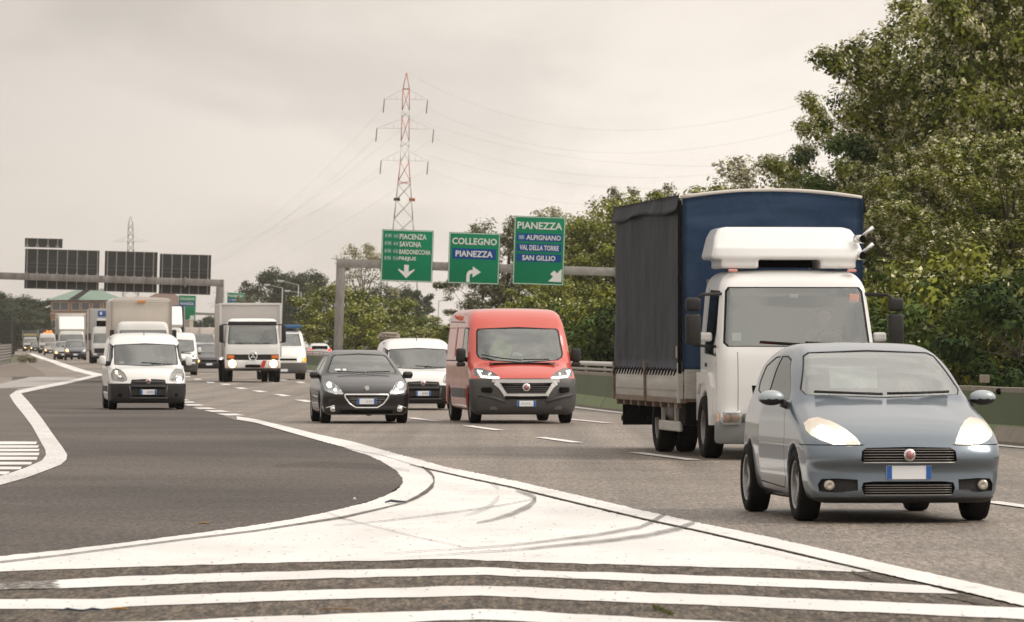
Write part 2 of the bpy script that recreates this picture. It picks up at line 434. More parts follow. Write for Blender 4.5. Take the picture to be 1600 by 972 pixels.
def plate(root, y, z, text, w=.52, h=.115, tilt=0.0, x=0.0):
    b = MB(); b.box((0, 0, 0), (w, .012, h), .003); b.mi = 1
    for s in (-1, 1): b.box((s*(w/2-.024), -.004, 0), (.044, .012, h*.96))
    o = b.build('number_plate', [PLATEW, PLATEB], root); o.location = (x, y, z); o.rotation_euler = (tilt, 0, 0)
    if text: letters(text, h*.86, (0, -.008, 0), PLATEK, o, width=w*.74, bold=.002, depth=.001)
    return o
def mirror_pair(root, x, y, z, w, h, d, m, arm=.08, both=True, shape=.04, foot=None, glassm=None):
    for s in (-1, 1):
        b = MB(); b.box((s*(x+arm+w/2), y, z), (w, d, h), min(shape, d*.48, h*.48)); 
        b.build('wing_mirror', m, root, angle=40)
        b = MB(); b.tube([(s*(x-.04), y+.02, z-h*.3), (s*(x+arm+.03), y, z-h*.25)], .018, 6)
        b.build('mirror_arm', foot or BLACKP, root)
def seat_mesh():
    b = MB(); b.box((0, 0, .12), (.5, .52, .14), .05); b.box((0, .27, .45), (.48, .12, .62), .05, Matrix.Rotation(math.radians(-14), 3, 'X')); b.box((0, .37, .84), (.26, .09, .18), .04)
    return b
_seat = None
def interior(root, seats, dash, wheel_at, floor, bodyw=1.3):
    """seats: (x, y, z); dash: (y, z, width); wheel_at (x, y, z)"""
    global _seat
    if _seat is None:
        o = seat_mesh().build('seat', SEATM, None, angle=40); _seat = o.data; bpy.data.objects.remove(o)
    for s in seats:
        o = link('seat', _seat, root); o.location = s
    b = MB(); b.box((0, dash[0], dash[1]), (dash[2], .34, .16), .05); b.box((0, dash[0]-.1, dash[1]-.25), (dash[2], .12, .5), .03)
    b.box((0, floor[0], floor[1]), (bodyw, floor[2], .03)); b.build('dashboard', DASHM, root, angle=40)
    b = MB(); R = Matrix.Rotation(math.radians(65), 3, 'X'); n = 20; rr = .19
    pts = [Vector(wheel_at)+R @ Vector((rr*math.cos(2*PI*i/n), rr*math.sin(2*PI*i/n), 0)) for i in range(n+1)]
    b.tube(pts, .014, 6); b.tube([Vector(wheel_at)+R @ Vector((-rr, 0, 0)), Vector(wheel_at)+R @ Vector((rr, 0, 0))], .016, 6); b.build('steering_wheel', BLACKP, root)
# ------------------------------------------------------------------ people behind the windscreens
def caps(x, y, z, a, b, ra, rb):
    a = np.array(a); b = np.array(b); d = b-a; L2 = d@d
    t = np.clip(((x-a[0])*d[0]+(y-a[1])*d[1]+(z-a[2])*d[2])/L2, 0, 1)
    return np.sqrt((x-a[0]-t*d[0])**2+(y-a[1]-t*d[1])**2+(z-a[2]-t*d[2])**2)-(ra+(rb-ra)*t)
_person = {}
SKIN = mat('skin', (.55, .33, .24), .55); HAIR = mat('dark_hair', (.03, .022, .018), .7)
def person(root_loc, rz, shirt, label, res=.014, wheel=True):
    """seated driver facing -Y, origin at the hip, hands on a wheel in front"""
    key = wheel
    if key not in _person:
        def hand(s):
            L = []
            hx = s*.17; pal = (hx, -.46, .34)
            L.append(((s*.2, -.40, .30), pal, .034, .03, .02))
            for i in range(4):
                o = (i-1.5)*.021; k1 = (hx-s*.03, -.515+abs(i-1.5)*.004, .335+o); k2 = (hx-s*.055, -.50, .33+o)
                L.append(((hx, -.475, .335+o), k1, .0105, .010, .004)); L.append((k1, k2, .010, .009, .003))
            L.append(((hx-s*.005, -.44, .365), (hx-s*.035, -.46, .39), .013, .010, .005))
            return L
        prim = [((0, 0, .02), (0, .03, .22), .155, .14, .08), ((-.09, .05, .40), (.09, .05, .40), .115, .115, .08), ((-.15, .05, .47), (.15, .05, .47), .062, .062, .06),
                ((0, .04, .50), (0, .02, .60), .058, .055, .04), ((0, 0, .74), (0, .01, .70), .088, .085, .03), ((0, -.02, .67), (0, -.045, .63), .068, .046, .04),
                ((0, -.092, .715), (0, -.110, .685), .010, .015, .012), ((-.025, -.098, .645), (.025, -.098, .645), .008, .008, .006),
                ((-.088, 0, .70), (-.09, .005, .675), .016, .012, .006), ((.088, 0, .70), (.09, .005, .675), .016, .012, .006),
                ((-.09, -.02, 0), (-.11, -.42, .06), .085, .065, .06), ((.09, -.02, 0), (.11, -.42, .06), .085, .065, .06)]
        for s in (-1, 1):
            prim += [((s*.2, .05, .46), (s*.25, -.06, .22), .052, .042, .04), ((s*.25, -.06, .22), (s*.19, -.40, .31), .040, .028, .03)]+hand(s)
        def f(x, y, z):
            r = None
            for a, b, ra, rb, k in prim:
                d = caps(x, y, z, a, b, ra, rb); r = d if r is None else smin(r, d, k)
            for s in (-1, 1):   # eye sockets
                r = smax(r, -(np.sqrt((x-s*.032)**2+(y+.100)**2+(z-.71)**2)-.016), .012)
            return r
        P, Q = surf_net(f, (-.34, -.56, -.16), (.34, .24, .9), res)
        cen = P[Q].mean(1); mi = np.zeros(len(Q), int)
        mi[(cen[:, 2] > .56)] = 1; mi[(cen[:, 1] < -.37) & (cen[:, 2] > .2)] = 1
        hb = MB(); 
        def fh(x, y, z): return np.maximum(np.sqrt(x**2+(y-.012)**2+(z-.745)**2)-.103, -(z-.70+(y)*.9))
        PH, QH = surf_net(fh, (-.14, -.14, .6), (.14, .16, .88), .02)
        _person[key] = (P, Q, mi, PH, QH)
    P, Q, mi, PH, QH = _person[key]
    me = np_mesh('person', P, Q, [shirt, SKIN], True, mi); o = link('person', me); o.location = root_loc; o.rotation_euler = (0, 0, rz)
    link('hair', np_mesh('hair', PH, QH, [HAIR]), o)
    for s in (-1, 1):
        b = MB(); b.lathe([(-.008, .0008), (-.006, .007), (0, .010), (.006, .007)], 8, 'y', (s*.032, -.083, .71)); b.build('eye', mat('eye_dark', (.04, .03, .03), .2), o)
    tag(o, label, 'person')
    return o
def local_to_world(root, p):
    c, s = math.cos(root.rotation_euler.z), math.sin(root.rotation_euler.z)
    return (root.location.x+p[0]*c-p[1]*s, root.location.y+p[0]*s+p[1]*c, root.location.z+p[2])
def place(name, px, dist, yaw, label, cat, group=None, cam_dy=0.0):
    """front bumper centre at distance dist, seen at column px"""
    o = empty(name, ((px-800)*dist/FPX, dist, gz(dist)), math.radians(yaw)); tag(o, label, cat, group)
    return o
# ------------------------------------------------------------------ ground, roads, paint
BREAKS = [150, 230, 320, 400, 600, 820, 1200]
def road_mat(name, col, col2, grain, rough=.82, patch=(.35, .5), tracks=True, gs=(42, 140), spec=.5):
    m = bpy.data.materials.new(name); m.use_nodes = True; t = m.node_tree; p = t.nodes['Principled BSDF']; L = t.links.new
    def NN(k, **a):
        n = t.nodes.new(k)
        for x, y in a.items(): setattr(n, x, y)
        return n
    tcn = NN('ShaderNodeTexCoord')
    def noise(scale, detail=4, stretch=(1, 1, 1), rot=0.0, rough_=.6):
        mpn = NN('ShaderNodeMapping'); mpn.inputs['Scale'].default_value = stretch; mpn.inputs['Rotation'].default_value = (0, 0, rot)
        L(tcn.outputs['Object'], mpn.inputs[0]); nz = NN('ShaderNodeTexNoise'); nz.inputs['Scale'].default_value = scale; nz.inputs['Detail'].default_value = detail; nz.inputs['Roughness'].default_value = rough_
        L(mpn.outputs[0], nz.inputs['Vector']); return nz.outputs['Fac']
    def mrange(s, a, b, c, d):
        n = NN('ShaderNodeMapRange'); n.inputs['From Min'].default_value = a; n.inputs['From Max'].default_value = b; n.inputs['To Min'].default_value = c; n.inputs['To Max'].default_value = d; L(s, n.inputs['Value']); return n.outputs[0]
    def mulf(a, b):
        n = NN('ShaderNodeMath', operation='MULTIPLY'); L(a, n.inputs[0]); L(b, n.inputs[1]); return n.outputs[0]
    pt = mrange(noise(patch[0], 5), .35, .65, 0, 1); mx = NN('ShaderNodeMix', data_type='RGBA'); L(pt, mx.inputs['Factor'])
    mx.inputs['A'].default_value = (*col, 1); mx.inputs['B'].default_value = (*col2, 1)
    g = mulf(mrange(noise(gs[0], 4, (1, .11, 1), rough_=.75), .38, .62, 1-grain, 1+grain), mrange(noise(gs[1], 3, (1, .11, 1), rough_=.7), .38, .62, 1-grain, 1+grain))
    if tracks: g = mulf(g, mrange(noise(1.3, 3, (1, .012, 1), math.radians(7)), .3, .7, .70, 1.24))
    sc_ = NN('ShaderNodeVectorMath', operation='SCALE'); L(mx.outputs['Result'], sc_.inputs[0]); L(g, sc_.inputs['Scale']); L(sc_.outputs[0], p.inputs['Base Color'])
    p.inputs['Roughness'].default_value = rough; p.inputs['Specular IOR Level'].default_value = spec
    bp = NN('ShaderNodeBump'); bp.inputs['Strength'].default_value = .6; bp.inputs['Distance'].default_value = .012; L(noise(gs[1], 3, (1, .15, 1)), bp.inputs['Height']); L(bp.outputs[0], p.inputs['Normal'])
    MATS[name] = m; return m
ASPH = road_mat('worn_asphalt', (.235, .198, .162), (.165, .138, .113), .40, rough=.60, gs=(20, 62), spec=.4)
ASPHD = road_mat('new_asphalt', (.050, .041, .034), (.105, .087, .073), .34, rough=.68, patch=(.11, .5), tracks=False, gs=(22, 70), spec=.28)
ASPHG = road_mat('coarse_asphalt', (.108, .086, .065), (.080, .064, .048), .55, patch=(.6, .5), tracks=False, gs=(14, 48), spec=.3)
ASPHI = road_mat('dusty_island_asphalt', (.150, .130, .108), (.115, .098, .080), .25, patch=(.5, .5), tracks=False, spec=.3)
CONCP = road_mat('pale_patch', (.40, .38, .36), (.30, .28, .26), .15, tracks=False)
GRASS = road_mat('verge_grass', (.055, .075, .025), (.10, .10, .045), .3, tracks=False, gs=(8, 30))
def paint_mat(name, col, wear=.0, dirt=.18):
    m = bpy.data.materials.new(name); m.use_nodes = True; t = m.node_tree; p = t.nodes['Principled BSDF']; L = t.links.new
    tcn = t.nodes.new('ShaderNodeTexCoord')
    def noise(scale, detail, st=(1, 1, 1)):
        mpn = t.nodes.new('ShaderNodeMapping'); mpn.inputs['Scale'].default_value = st; L(tcn.outputs['Object'], mpn.inputs[0])
        n = t.nodes.new('ShaderNodeTexNoise'); n.inputs['Scale'].default_value = scale; n.inputs['Detail'].default_value = detail; L(mpn.outputs[0], n.inputs['Vector']); return n.outputs['Fac']
    def mixc(f, a, b):
        n = t.nodes.new('ShaderNodeMix'); n.data_type = 'RGBA'; L(f, n.inputs['Factor'])
        (L(a, n.inputs['A']) if not isinstance(a, tuple) else setattr(n.inputs['A'], 'default_value', (*a, 1)))
        n.inputs['B'].default_value = (*b, 1); return n.outputs['Result']
    def mr_(s, a, b, d=1.0):
        n = t.nodes.new('ShaderNodeMapRange'); n.inputs['From Min'].default_value = a; n.inputs['From Max'].default_value = b; n.inputs['To Max'].default_value = d; L(s, n.inputs['Value']); return n.outputs[0]
    c = mixc(mr_(noise(1.2, 5, (1, .25, 1)), .35, .75, 1.0), col, tuple(k*(1-dirt) for k in col))
    c = mixc(mr_(noise(30, 4, (1, .14, 1)), .655-wear*.1, .70-wear*.1, .9), c, (.20, .17, .14))
    c = mixc(mr_(noise(4, 7, (1, .3, 1)), .62-wear*.12, .80-wear*.12, .6), c, (.34, .31, .27))
    L(c, p.inputs['Base Color']); p.inputs['Roughness'].default_value = .7
    MATS[name] = m; return m
PW = paint_mat('road_paint', (.79, .765, .735), 0, .22); PWW = paint_mat('worn_road_paint', (.66, .64, .61), 1.0, .3); PWK = paint_mat('old_kerb_paint', (.70, .675, .65), .35, .22)
def tmat(name, col, dens, sc_=7):
    m = bpy.data.materials.new(name); m.use_nodes = True; t = m.node_tree; p = t.nodes['Principled BSDF']; p.inputs['Base Color'].default_value = (*col, 1); p.inputs['Roughness'].default_value = .8
    tc_ = t.nodes.new('ShaderNodeTexCoord'); n = t.nodes.new('ShaderNodeTexNoise'); n.inputs['Scale'].default_value = sc_; n.inputs['Detail'].default_value = 6; n.inputs['Roughness'].default_value = .7
    r = t.nodes.new('ShaderNodeMapRange'); r.inputs['From Min'].default_value = .3; r.inputs['From Max'].default_value = .7; r.inputs['To Min'].default_value = dens[0]; r.inputs['To Max'].default_value = dens[1]
    t.links.new(tc_.outputs['Object'], n.inputs['Vector']); t.links.new(n.outputs['Fac'], r.inputs['Value']); t.links.new(r.outputs[0], p.inputs['Alpha']); MATS[name] = m; return m
def sheet_bm(pts, off, cuts=()):
    bm = bmesh.new(); bm.faces.new([bm.verts.new((x, y, 0)) for x, y in pts]); bmesh.ops.triangulate(bm, faces=bm.faces[:])
    ys = [y for _, y in pts]
    for yb in list(BREAKS)+list(cuts):
        if min(ys) < yb < max(ys): bmesh.ops.bisect_plane(bm, geom=bm.faces[:]+bm.edges[:]+bm.verts[:], dist=1e-5, plane_co=(0, yb, 0), plane_no=(0, 1, 0))
    for v in bm.verts: v.co.z = gz(v.co.y)+off
    bmesh.ops.recalc_face_normals(bm, faces=bm.faces[:])
    if bm.faces and bm.faces[0].normal.z < 0: bmesh.ops.reverse_faces(bm, faces=bm.faces[:])
    return bm
def ragged(pts, seed=3):
    rng = random.Random(seed); o = []
    for i, (x0, y0) in enumerate(pts):
        x1, y1 = pts[(i+1) % len(pts)]; L_ = math.hypot(x1-x0, y1-y0); o.append((x0, y0))
        if y0 > 75 or abs(x0) > 9: continue
        n = min(60, int(L_/.11))
        for k in range(1, n):
            t = k/n; o.append((x0+(x1-x0)*t+rng.gauss(0, .004), y0+(y1-y0)*t+rng.gauss(0, .035)*(y0/30)**1.5))
    return o
def sheet(name, pts, off, m, kind='structure', label=None):
    if m is PW and name in ('gore_paint', 'gore_stripe', 'edge_line'): pts = ragged(pts, int(abs(off)*1e4)+len(pts))
    o = bm_obj(name, sheet_bm(pts, off), m); tag(o, label, None, None, kind); return o
def PX(pts): return [G(x, y) for x, y in pts]
def strip(name, centre, width, off, m):
    """painted line of constant width along world points"""
    C = [Vector(p) for p in centre]; Lp, Rp = [], []
    for i, p in enumerate(C):
        t = (C[min(i+1, len(C)-1)]-C[max(i-1, 0)]).normalized(); n = Vector((-t.y, t.x))*width/2
        Lp.append(p+n); Rp.append(p-n)
    bm = bmesh.new(); a = [bm.verts.new((v.x, v.y, 0)) for v in Lp]; b_ = [bm.verts.new((v.x, v.y, 0)) for v in Rp]
    for i in range(len(C)-1): bm.faces.new((a[i], b_[i], b_[i+1], a[i+1]))
    for yb in BREAKS: bmesh.ops.bisect_plane(bm, geom=bm.faces[:]+bm.edges[:]+bm.verts[:], dist=1e-5, plane_co=(0, yb, 0), plane_no=(0, 1, 0))
    for v in bm.verts: v.co.z = gz(v.co.y)+off
    bmesh.ops.recalc_face_normals(bm, faces=bm.faces[:])
    if bm.faces[0].normal.z < 0: bmesh.ops.reverse_faces(bm, faces=bm.faces[:])
    return tag(bm_obj(name, bm, m), kind='structure')
# the median barrier line, surveyed: (distance, x)
MED = [(20, 14.8), (80, 7.6), (120, 2.55), (133, 1.75), (200, -4.6), (287, -10.8), (365, -19.0), (400, -23.2), (500, -33), (700, -53), (900, -74), (1300, -115), (2200, -205)]
def medx(y): return float(np.interp(y, [a for a, _ in MED], [b for _, b in MED]))
def along(y0, y1, dx, step=10.0):
    n = max(2, int((y1-y0)/step)+1); return [(medx(y)+dx, y) for y in np.linspace(y0, y1, n)]
EDGE = [(-120, 8), (-120, 235), (-60, 262), (-40, 330)]+[G(*p) for p in ((40, 566), (37, 556))]+[(-88, 820), (-96, 950), (-128, 1300), (-222, 2200)]
sheet('ground', [(-3000, -60), (3000, -60), (3000, 9000), (-3000, 9000)], -.07, GRASS)
sheet('road', EDGE+along(8, 2200, -.30)[::-1], 0.0, ASPH)
sheet('opposite_road', along(8, 2200, .62)+along(8, 2200, 14.5)[::-1], 0.0, ASPH)
# exit lane of newer dark asphalt
RIN = [(370, 657), (400, 662), (450, 676), (500, 690), (550, 705), (575, 712), (600, 724), (620, 737), (629, 750), (629, 757), (620, 767), (600, 777), (575, 786), (510, 802), (450, 814), (400, 822), (300, 836), (200, 849), (100, 861), (0, 871), (-200, 893)]
KO = [(-200, 800), (0, 759), (40, 748), (70, 737), (95, 727), (104, 719), (105, 711), (98, 700), (84, 681), (66, 655), (45, 628), (33, 615), (60, 609), (100, 601), (130, 594), (158, 587)]
sheet('exit_lane', PX(RIN+KO+[(180, 594), (230, 612), (290, 631), (330, 643)]), .004, ASPHD)
KI = [(158, 584), (120, 592), (90, 598), (60, 604), (25, 611), (15, 618), (22, 630), (38, 650), (50, 666), (62, 688), (71, 704), (72, 712), (65, 721), (40, 732), (20, 739), (0, 745), (-200, 782)]
sheet('island', PX([(-200, 782), (0, 745), (20, 739), (40, 732), (65, 721), (72, 712), (71, 704), (62, 688), (50, 666), (38, 650), (22, 630), (15, 618), (25, 611), (28, 607), (-10, 607), (-300, 640)]), .004, ASPHI)
sheet('dirt_verge', PX([(-60, 592), (0, 590), (20, 590), (45, 588), (73, 588), (62, 578), (46, 570), (38, 567), (0, 574), (-60, 585)]), .004, mat('brown_dirt', (.20, .165, .13), .95, noise=(.8, .7, (.13, .105, .08))))
sheet('pale_patch', PX([(-60, 607), (0, 607), (60, 604), (90, 597.5), (120, 591), (125, 590.3), (100, 589.4), (60, 589), (42, 590.5), (20, 595), (0, 600), (-60, 603)]), .006, CONCP)
sheet('dark_patch', PX([(18, 595), (42, 590.5), (45, 588.6), (20, 588.8)]), .008, ASPHD)
sheet('kerb_line', PX(KI+KO), .010, PWK)
for y0, y1, xr in ((691, 695, 58), (697, 700.5, 61), (702.5, 706, 62), (708.5, 712.5, 62), (715, 719.5, 59), (723, 727, 50), (730.5, 734.5, 34), (738, 742.5, 15)):
    sheet('island_stripe', PX([(-120, y0-1), (xr, y0), (xr-1.5, y1), (-120, y1+1)]), .010, PW)
# gore
EU = [(370, 651.5), (400, 656), (450, 668), (500, 680.5), (550, 691), (600, 705), (650, 718.5), (700, 732), (750, 742), (800, 752), (900, 775), (1000, 799), (1100, 821), (1200, 841), (1300, 864), (1400, 887), (1500, 909), (1600, 931.5), (1800, 976)]
EL = [(1800, 1001), (1600, 950.5), (1500, 926), (1400, 904), (1300, 880), (1200, 856), (1100, 833), (1000, 811), (900, 787), (800, 762), (737, 749), (667, 733), (640, 726), (600, 713.5), (550, 703.5), (500, 690), (450, 675.8), (400, 661.5), (370, 656.5)]
sheet('gore', PX([(640, 727), (737, 748.5), (900, 787), (1100, 833), (1400, 904), (1600, 950), (1800, 1001), (1800, 1200), (-200, 1200), (-200, 893), (0, 871), (200, 849), (400, 822), (510, 802), (600, 777), (629, 757), (629, 750), (620, 737)]), .004, ASPHG)
sheet('edge_line', PX(EU+EL), .014, PW)
BOT = [(1362, 895.5), (1300, 894), (1200, 890), (1010, 885.5), (900, 882), (815, 880), (740, 876.5), (700, 875), (660, 875.5), (600, 878), (400, 882), (200, 888), (100, 891), (0, 895), (-200, 903)]
sheet('gore_paint', PX([(520, 692), (560, 702), (600, 711.5), (640, 725), (667, 734.5), (737, 750.5), (800, 764), (900, 789), (1000, 813), (1100, 835), (1200, 858), (1300, 882)]+BOT+[(-200, 893.5)]+RIN[:-1][::-1][:-4]), .009, PW)
ST1 = ([(-200, 923), (0, 912), (95, 908), (200, 902), (400, 896), (600, 891), (750, 888), (800, 890.5), (860, 894), (1000, 898), (1200, 905), (1400, 914), (1450, 917)], [(1498, 930), (1400, 927), (1300, 922), (1200, 918), (1000, 910), (800, 902.5), (760, 900), (600, 903), (400, 909), (200, 917), (100, 921), (0, 923), (-200, 933)])
ST2 = ([(-200, 943), (0, 938.5), (160, 938), (200, 935), (400, 927), (600, 921), (750, 917.5), (800, 918.5), (1000, 927), (1200, 935), (1400, 943.5), (1550, 950), (1640, 954)], [(1700, 976), (1600, 970), (1400, 960.5), (1200, 952), (1000, 944), (800, 935), (750, 932.5), (600, 936), (400, 942), (200, 950), (160, 954), (0, 953.5), (-200, 956)])
ST3 = ([(-200, 985), (0, 980), (270, 972), (400, 966), (600, 959), (750, 954), (800, 955), (900, 962), (1060, 970), (1300, 982), (1700, 1000)], [(1700, 1030), (1300, 1003), (1000, 985), (800, 972), (750, 970), (600, 976), (400, 985), (0, 1000), (-200, 1006)])
for a, b_ in (ST1, ST2, ST3): sheet('gore_stripe', PX(a+b_), .009, PW)
rag = [(-200, 922), (0, 911.5), (30, 910.5), (60, 909), (84, 908), (92, 911), (80, 913.5), (96, 915.5), (84, 918), (98, 920), (86, 921.6), (0, 923.5), (-200, 934)]
sheet('worn_stripe_end', PX(rag), .0125, tmat('chipped_paint', (.105, .088, .070), (-.3, 1.5), 20))
# seams and skid marks
SK = tmat('tyre_mark', (.09, .08, .075), (.10, .75)); SKL = tmat('faint_tyre_mark', (.12, .105, .095), (.0, .34)); CRK = tmat('road_crack', (.05, .04, .032), (.5, 1.0))
def pxstrip(name, pts, w_, off, m):
    up = [(x, y-h/2) for (x, y), h in zip(pts, w_)]; dn = [(x, y+h/2) for (x, y), h in zip(pts, w_)]
    bm = bmesh.new(); A = [bm.verts.new((*G(*p), off)) for p in up]; B = [bm.verts.new((*G(*p), off)) for p in dn]
    for i in range(len(pts)-1): bm.faces.new((A[i], B[i], B[i+1], A[i+1]))
    return tag(bm_obj(name, bm, m), kind='structure')
pxstrip('road_crack', [(660, 731), (668, 737), (675, 743), (679, 752), (677, 760), (668, 769), (652, 779), (632, 788)], [2, 4, 5, 9, 9, 7, 5, 3], .018, CRK)
pxstrip('road_crack', [(632, 788), (600, 796), (535, 811), (450, 824), (400, 832), (300, 844), (200, 857), (100, 870), (0, 881.5)], [2, 2, 3, 2, 1.6, 1.6, 1.6, 1.6, 1.8], .018, CRK)
pxstrip('road_crack', [(640, 727.5), (667, 734), (737, 750), (800, 763.5), (900, 788), (1000, 812), (1100, 834), (1200, 857), (1300, 881), (1360, 895)], [1, 1.6, 1.6, 1.8, 1.8, 1.8, 1.8, 1.8, 2, 1.5], .018, CRK)
pxstrip('road_crack', [(510, 803), (535, 812), (560, 819), (600, 829), (650, 842), (700, 852), (738, 861)], [.8, 1.6, 1, 1, 1.2, 1, .6], .018, SK)
pxstrip('tyre_mark', [(806, 769), (830, 776), (838, 783), (828, 793), (800, 806), (770, 815), (745, 820)], [2, 7, 9, 9, 7, 4, 2], .020, SK)
pxstrip('tyre_mark', [(766, 757), (780, 766), (780, 780), (766, 794), (742, 804), (728, 808)], [3, 8, 9, 8, 6, 2], .020, SKL)
pxstrip('tyre_mark', [(520, 824), (600, 817), (700, 804), (760, 796), (800, 789), (836, 782)], [.8, 1.3, 1.3, 1.5, 1.3, 1], .020, SK)
pxstrip('tyre_mark', [(600, 868), (730, 860), (800, 855), (860, 848), (930, 839), (1000, 827), (1020, 818), (1040, 806)], [.7, 1, 2, 3, 4, 5, 7, 6], .020, SK)
pxstrip('tyre_mark', [(640, 874), (750, 866), (800, 863), (870, 856), (940, 849), (1010, 840), (1060, 829), (1086, 819)], [.7, 1.4, 2, 4, 5, 6, 7, 6], .020, SK)
pxstrip('tyre_mark', [(1180, 862), (1260, 881), (1340, 894)], [1, 3, 2], .020, SKL)
pxstrip('road_crack', [(1330, 896), (1360, 905), (1395, 914)], [2, 3, 2], .0185, CRK); pxstrip('road_crack', [(1468, 932), (1510, 941), (1545, 950)], [2, 3, 2], .0185, CRK)
pxstrip('tyre_mark', [(430, 729), (500, 727), (580, 730), (640, 737)], [4, 9, 9, 4], .012, tmat('dark_stain', (.03, .026, .024), (-.1, .35)))
# lane markings
for a, b_ in (((286, 627), (296, 631)), ((294, 631), (312, 636)), ((309, 636.5), (331, 641)), ((328, 641), (351, 645.3)), ((347, 646), (375, 651.3)), ((279, 624), (286, 627.0)), ((272, 621.5), (278, 624)), ((264, 619), (270, 621.3))):
    p, q_ = Vector(G(*a)), Vector(G(*b_)); c_ = (p+q_)/2; d_ = (q_-p).normalized()*1.5; strip('block_dash', [c_-d_, c_+d_], .42, .012, PW)
for a, b_ in (((1545, 785), (1621, 795.5)), ((992, 708), (1083, 719.5)), ((843, 684), (903, 692.5)), ((730, 666), (780, 673)), ((640, 653.5), (685, 659.3)), ((888, 655.5), (950, 661.5))):
    p, q_ = Vector(G(*a)), Vector(G(*b_)); strip('lane_dash', [p, q_], .20, .012, PW)
LA = [(477, 627), (441, 618), (406, 612), (377, 607), (352, 601), (329, 598), (309, 593), (292, 589), (276, 586)]
LB = [(470, 598), (442, 594), (520, 606), (548, 611)]
for lst in (LA, LB):
    for (x, y) in lst:
        c_ = Vector(G(x, y)); dx = (medx(c_.y+4)-medx(c_.y-4))/8; d_ = Vector((dx, 1)).normalized()*3.0; strip('lane_dash', [c_-d_, c_+d_], .30, .012, PW)
for k in range(28):
    y = 310+k*18
    for dx in (-4.6, -8.3):
        strip('lane_dash', [(medx(y)+dx, y), (medx(y+4.5)+dx, y+4.5)], .2, .012, PW)
strip('edge_line', [(medx(y)-.62, y) for y in np.linspace(60, 900, 90)], .26, .012, PW)
strip('edge_line', [(x, y) for x, y in PX([(157, 587.5), (150, 585.5), (125, 579.5), (100, 571), (85, 565.5), (70, 561), (58, 556.5), (47, 552.5)])], .75, .012, PW)
for x in (104, 127): strip('lane_dash', [G(x-8, 580.3), G(x+9, 580.6)], .6, .012, PW)
pxstrip('road_crack', [(880, 903), (905, 912), (925, 921), (948, 927)], [1, 2.5, 2, 1], .018, SK)
# small litter on the road
def litter(px, py, pts, m, label, name='litter', h=.02):
    x, y = G(px, py); b = MB(); b.tube([(a, c, e) for a, c, e in pts], [h*.5]+[h]*(len(pts)-2)+[h*.5], 6); o = b.build(name, m); o.location = (x, y, .012); tag(o, label, 'litter'); return o
litter(617, 788, [(-.09, 0, .008), (-.04, .12, .02), (.03, 0, .014), (.10, .1, .012)], mat('blue_grey_rag', (.07, .09, .12), .8), 'small crumpled blue-grey rag on the white paint beside the crack', h=.014)
litter(530, 965-100+92, [(-.1, 0, .01), (.1, 0, .01)], mat('dry_leaf', (.3, .2, .1), .9), 'dry twig on the coarse asphalt stripe', h=.008)
litter(128, 961, [(-.12, 0, .012), (-.09, .1, .02), (.0, .0, .012), (.05, .1, .02), (.10, .15, .012)], mat('blue_cord', (.03, .05, .08), .7), 'short dark blue cord lying on the coarse asphalt by the front stripe', h=.006)
litter(186, 957.5, [(-.05, 0, .012), (.0, .02, .014), (.05, 0, .012)], mat('orange_scrap', (.5, .25, .03), .7), 'orange scrap beside the blue cord', h=.006)
litter(554, 784, [(-.012, 0, .01), (.0, .02, .02), (.012, 0, .01)], PAPER, 'white crumb on the dark exit lane near its curved edge', h=.014)
litter(319, 822, [(-.05, 0, .01), (.0, .04, .015), (.05, 0, .01)], mat('dry_leaf', (.3, .2, .1)), 'dry leaf at the edge of the dark exit lane', h=.010)
mo = []
def moss(pts):
    V, Q = [], []
    for i in range(150):
        t = RNG.random(); k = int(t*(len(pts)-1)); f_ = t*(len(pts)-1)-k; px = pts[k][0]+(pts[k+1][0]-pts[k][0])*f_+RNG.normal(0, 1.2); py = pts[k][1]+(pts[k+1][1]-pts[k][1])*f_+RNG.normal(0, .8)
        x, y = G(px, py); h_ = .006+.012*RNG.random(); a = RNG.random()*3; s_ = .007; i0 = len(V)
        V += [(x-s_*math.cos(a), y-s_*math.sin(a), .014), (x+s_*math.cos(a), y+s_*math.sin(a), .014), (x+s_*math.cos(a), y, .014+h_), (x-s_*math.cos(a), y, .014+h_)]; Q.append((i0, i0+1, i0+2, i0+3))
    o = link('moss', np_mesh('moss', V, Q, [mat('moss_green', (.085, .09, .02), .9)], False)); tag(o, 'green moss in the crack of the coarse asphalt', kind='stuff')
moss([(1022, 954), (1030, 957), (1052, 966)])
# ------------------------------------------------------------------ median barrier of green concrete pieces
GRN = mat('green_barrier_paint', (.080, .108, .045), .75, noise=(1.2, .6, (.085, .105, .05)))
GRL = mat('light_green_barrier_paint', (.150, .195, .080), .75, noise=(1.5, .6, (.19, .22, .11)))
RAW = mat('bare_concrete', (.30, .26, .21), .9, noise=(5, .7, (.18, .155, .125)))
br = empty('median_barrier', (0, 0, 0)); tag(br, 'green painted concrete median barrier of separate pieces with a steel rail on top', 'barrier')
def seg_mesh(Ls):
    bm = bmesh.new(); prof = [(-.30, 0), (-.30, .06), (-.17, .30), (-.11, .80), (-.11, .87), (.11, .87), (.11, .80), (.17, .30), (.30, .06), (.30, 0)]; n = len(prof)
    A = [bm.verts.new((x, 0, z)) for x, z in prof]; B = [bm.verts.new((x, Ls, z)) for x, z in prof]
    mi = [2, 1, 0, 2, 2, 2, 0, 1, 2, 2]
    for i in range(n):
        f = bm.faces.new((A[i], A[(i+1) % n], B[(i+1) % n], B[i])); f.material_index = mi[i]
    bm.faces.new(A[::-1]).material_index = 2; bm.faces.new(B).material_index = 2
    bmesh.ops.recalc_face_normals(bm, faces=bm.faces[:])
    me = bpy.data.meshes.new('barrier_piece'); bm.to_mesh(me); bm.free(); setmats(me, [GRN, GRL, RAW]); return me
